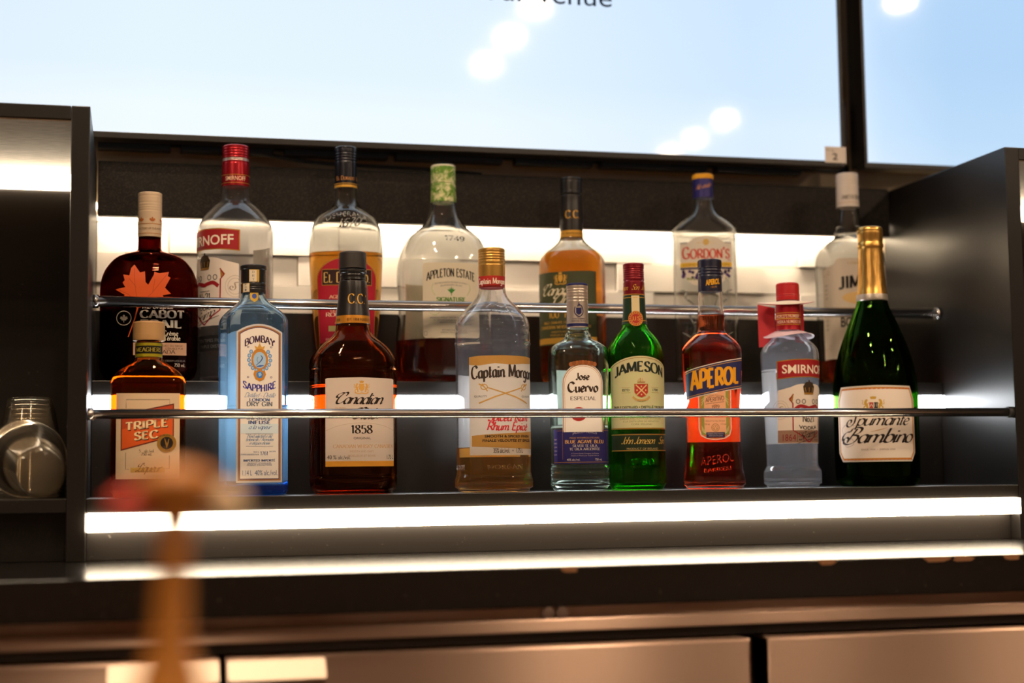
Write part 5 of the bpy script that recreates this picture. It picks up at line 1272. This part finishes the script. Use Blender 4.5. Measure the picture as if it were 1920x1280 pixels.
lb.ring(0, 803, 7, 7, .9, ink('A8783A'), 4, 20).ring(0, 803, 4.6, 4.6, .7, ink('A8783A'), 4, 16); lb.line([(-3, 806), (0, 800), (3, 806)], 1, ink('A8783A'), 4)
lb.rect(-17, 811.5, 17, 821, ink('2B2C5E'), 5); small(lb, 'BARBIERI & FIGLI PADOVA', 0, 815.6, 2.4, ink('C8B8B0'), 29, 6); small(lb, 'APERITIVO ITALIANO', 0, 819.3, 2.4, ink('C8B8B0'), 26, 6)
lb.build('front_label', b.root, 'slanted blue name band over a peach panel')
lb = b.lab(180); lb.rect(-30, 690, 46, 829, tpaper('F2E6DC', .5), 0); lb.build('back_label', b.root)
b.emboss(lambda l, m: (l.text('APEROL', 2, 874, 17, m, 62, 0, tilt=.14, bold=.0), l.text('BARBIERI', 2, 886, 7, m, 50, 0, tilt=.1)), 'embossed_lettering')

# ---- small vodka with red cap and a neck tag
b = Bottle('vodka_bottle', 'small clear vodka bottle with red cap and red paper neck tag, lower tier', 'bottle',
    .9137, .085, 0, .000715, 913.5, 40 - 24.3, [(540, 17), (572, 22.5), (610, 23.4), (622, 25), (628, 29), (636, 36), (643, 44), (650, 50), (657, 53.4), (664, 54.4), (690, 54), (735, 52.4), (790, 49.6), (840, 48), (868, 47.4), (874, 48), (879, 51.5), (884, 53.6), (896, 54), (906, 53.4), (913.5, 49)], g_pet2, 1, 2, None, 693, l_water, wall=.0018, floor=.007)
rcap = pbr('red_plastic_cap', (.50, .016, .02), .35)
S = b.cap('cap', [(528, 19.8), (530.5, 21.4), (548, 21.8), (561, 21.6)], rcap, [(551, 554, 1, .6)], teeth=(532, 550, .5))
S = b.cap('neck_sleeve', [(566, 22.6), (568, 23.2), (612, 23.8), (618, 24.4)], pbr('red_foil_b', (.42, .012, .022), .28, .5), bands=((589, 590.5, gold2), (596, 597.5, gold2), (585, 586, gold2), (607, 608, gold2)))
lb = b.lab(-40, S); lb.text("WORLD'S NUMBER", -2, 595, 6, ink('E8B8A0'), 50, 1, bold=.02).text('VODKA NUMERO UN', 2, 605.5, 6, ink('E8B8A0'), 52, 1, bold=.02); lb.build('neck_print', b.root)
lb = b.lab()
vodka_front(lb, 679, .86, 70)
br = ink('9C7A66')
lb.rect(-60, 808, 60, 831, br, 2); lb.text('1864', -39, 827, 12, ink('7A1E22'), 23, 3, bold=-.005) if False else small(lb, '1864', -38, 827.5, 13, ink('8A1F22'), 24, 3)
lb.rect(-24, 810, -23, 829, ink('6A4A3E'), 3); small(lb, 'TEN TIMES FILTERED', 14, 815, 4, ink('4A342C'), 70, 3); small(lb, 'TRIPLE DISTILLED VODKA', 14, 821.5, 3.4, ink('4A342C'), 72, 3); small(lb, 'FILTRÉE DIX FOIS', 14, 827.5, 4, ink('4A342C'), 62, 3)
lb.build('front_label', b.root)
lb = b.lab(175); lb.rect(-20, 692, 30, 831, tpaper('F0EDEA', .5), 0); lb.build('back_label', b.root)
# paper neck tag and frill
tagm = pbr('red_tag_paper', (.52, .02, .03), .55)
bm = bmesh.new()
k_ = b.k; zz = lambda y: (b.yb - y) * k_
R_ = Matrix.Rotation(math.radians(-15.7 - 24.3), 4, 'Z')
def sheet(bm, pts, th, n, mi):
    a = [bm.verts.new(R_ @ Vector(p)) for p in pts]; q = [bm.verts.new(R_ @ (Vector(p) + Vector(n) * th)) for p in pts]
    for f in (a, q[::-1]): bm.faces.new(f).material_index = mi
    for i in range(len(pts)): bm.faces.new((a[i], a[(i + 1) % len(pts)], q[(i + 1) % len(pts)], q[i])).material_index = mi
X_ = lambda x: (x - 1484) * k_
sheet(bm, [(X_(1427), .020, zz(646)), (X_(1459), .0195, zz(643)), (X_(1459), .0195, zz(571)), (X_(1426), .020, zz(563))], .0005, (0, 1, 0), 0)
sheet(bm, [(X_(1496), .0195, zz(640)), (X_(1513), .019, zz(642)), (X_(1513), .019, zz(566)), (X_(1496), .0195, zz(568))], .0005, (0, 1, 0), 0)
from_bm('neck_tag', bm, tagm, b.root)['label'] = 'red paper tag hanging from the neck'
bm = bmesh.new()
n = 40; r0, r1 = .0168, []
ring0, ring1, ring2, ring3 = [], [], [], []
for i in range(n):
    a = 2 * PI * i / n; s_, c_ = math.sin(a), math.cos(a)
    ex, ey = .0405 if s_ < 0 else .036, .021
    zf = zz(566) + .0022 * abs(s_) ** 2 - .0030 * max(0, c_)
    ring0.append(bm.verts.new(R_ @ Vector((.0165 * s_, -.0165 * c_, zz(563))))); ring1.append(bm.verts.new(R_ @ Vector((ex * s_, -ey * c_, zf))))
    ring2.append(bm.verts.new(R_ @ Vector((.0165 * s_, -.0165 * c_, zz(563.9))))); ring3.append(bm.verts.new(R_ @ Vector((ex * s_, -ey * c_, zf - .0006))))
for A, B, mi in ((ring0, ring1, 0), (ring1, ring3, 0), (ring3, ring2, 1)):
    for i in range(n): bm.faces.new((A[i], A[(i + 1) % n], B[(i + 1) % n], B[i])).material_index = mi
from_bm('tag_collar', bm, [ink('F0E4D8'), tagm], b.root, True)['label'] = 'white and red paper collar under the cap'
bm = bmesh.new()
ringsf = []
for j, (y, rx, up) in enumerate(((620, .0185, 0), (624, .024, .0002), (630, .0305, .0012), (634, .034, .003))):
    ringsf.append([bm.verts.new(R_ @ Vector((rx * math.sin(2 * PI * i / n), -rx * .8 * math.cos(2 * PI * i / n), zz(y) + .0018 * j * math.sin(4 * PI * i / n) * .5 + up))) for i in range(n)])
bridge(bm, ringsf)
o = from_bm('plastic_frill', bm, pbr('pink_sheen_plastic', (.78, .60, .68), .25, 0, .6), b.root, True, False); o['label'] = 'pinkish plastic frill round the shoulder'
m = o.modifiers.new('thickness', 'SOLIDIFY'); m.thickness = .0007

# ---- sparkling wine
b = Bottle('sparkling_wine_bottle', 'large dark green sparkling wine bottle with gold foil neck and white eight-sided label, lower tier', 'bottle',
    1.0442, .095, 0, .000729, 911.0, 0 - 27.3, [(440, 18), (540, 25), (562, 28.5), (575, 32), (595, 41), (620, 51.5), (644.5, 60.8), (669, 68.5), (694, 74), (718, 77.4), (745, 78.6), (860, 78.2), (890, 77.4), (902, 76), (911, 71)], g_dkgreen, 1, 2, None, 628, l_wine, wall=.0036)
foil = bump(pbr('gold_foil', (.74, .43, .11), .27, .9), 160, .35, .002, (1, 1, .25))
S = b.cap('foil_hood', [(419.6, 19), (421, 22.4), (426, 24), (433, 24.2), (447, 23.4), (452, 24), (458, 24.4), (463, 22.6), (480, 23.2), (505, 24.4), (535, 26.6), (559, 29.4), (562, 29.2)], foil, [(448, 453, 1, 1.0), (428, 431, 1, .6)], bands=((549, 562, ink('C9C0B4', .6, .3)),))
lb = b.lab(0, S, .0006)
random.seed(11)
for i in range(9):
    s0 = -30 + i * 7.5; lb.line([(s0, 466), (s0 + random.uniform(-4, 4), 490 + random.uniform(0, 20)), (s0 + random.uniform(-4, 4), 520 + random.uniform(0, 20))], [.4, 2.4, .4], foil, 0, True)
lb.frame(-13, 432, 11, 444, 1.6, foil, 0); lb.line([(-12, 441), (9, 435)], 1.6, foil, 0)
lb.build('foil_creases', b.root)
lb = b.lab()
def octo(e): return [(-82 + e, 752 + e * .2), (-71 + e * .5, 727 + e), (0, 725.5 + e), (71 - e * .5, 727 + e), (82 - e, 752 + e * .2), (82 - e, 850 - e * .3), (71 - e * .5, 866 - e), (-71 + e * .5, 866 - e), (-82 + e, 850 - e * .3)]
lb.poly(octo(0), tpaper('F2E8DC', .3), 0); lb.poly(octo(3.2), ink('C8852E'), 1); lb.poly(octo(6.6), ink('EDE0D2'), 2)
rd = ink('B5301E')
for i in range(18):
    x_ = -66 + i * 7.8
    for y_ in (731, 861.2): lb.poly([(x_, y_ + 1), (x_ + 4.6, y_ + .2), (x_ + 4.6, y_ + 1.5), (x_, y_ + 1.9)], rd, 3)
crest(lb, -4, 760, 42, 26, ink('C9A23A'), 3, ink('F0E2CC'))
lb.rect(-11, 757, -4, 768, rd, 4).rect(-3, 757, 4, 768, ink('1E1A18'), 4); lb.line([(-10, 765), (-7.5, 760), (-5, 765)], 1.4, ink('F0DCC0'), 5); lb.line([(-1.5, 759), (-1.5, 766)], 1, ink('B9B0A0'), 5); lb.line([(2, 759), (2, 766)], 1, ink('B9B0A0'), 5)
ck = ink('231A18')
lb.text('@Spumante', 4, 799, 22, ck, 116, 3, **dict(SCR, weight=.13, slant=.42)); lb.text('@Bambino', 4, 831, 26, ck, 132, 3, **dict(SCR, weight=.14, slant=.42))
lb.line([(-10, 811), (5, 808), (20, 804)], [.4, 1.6, .4], ink('C99A5A'), 3, True); lb.line([(-62, 820), (-70, 806), (-56, 796), (-40, 800)], .7, ink('9A8A88'), 3, True); lb.line([(-66, 826), (-60, 838), (-44, 834), (-46, 824), (-54, 826)], .7, ink('9A8A88'), 3, True)
small(lb, 'SINCE 1934  -  DEPUIS 1934', 2, 845, 3, ink('8A7A70'), 62, 3)
lb.build('front_label', b.root, 'white eight-sided label with orange border')
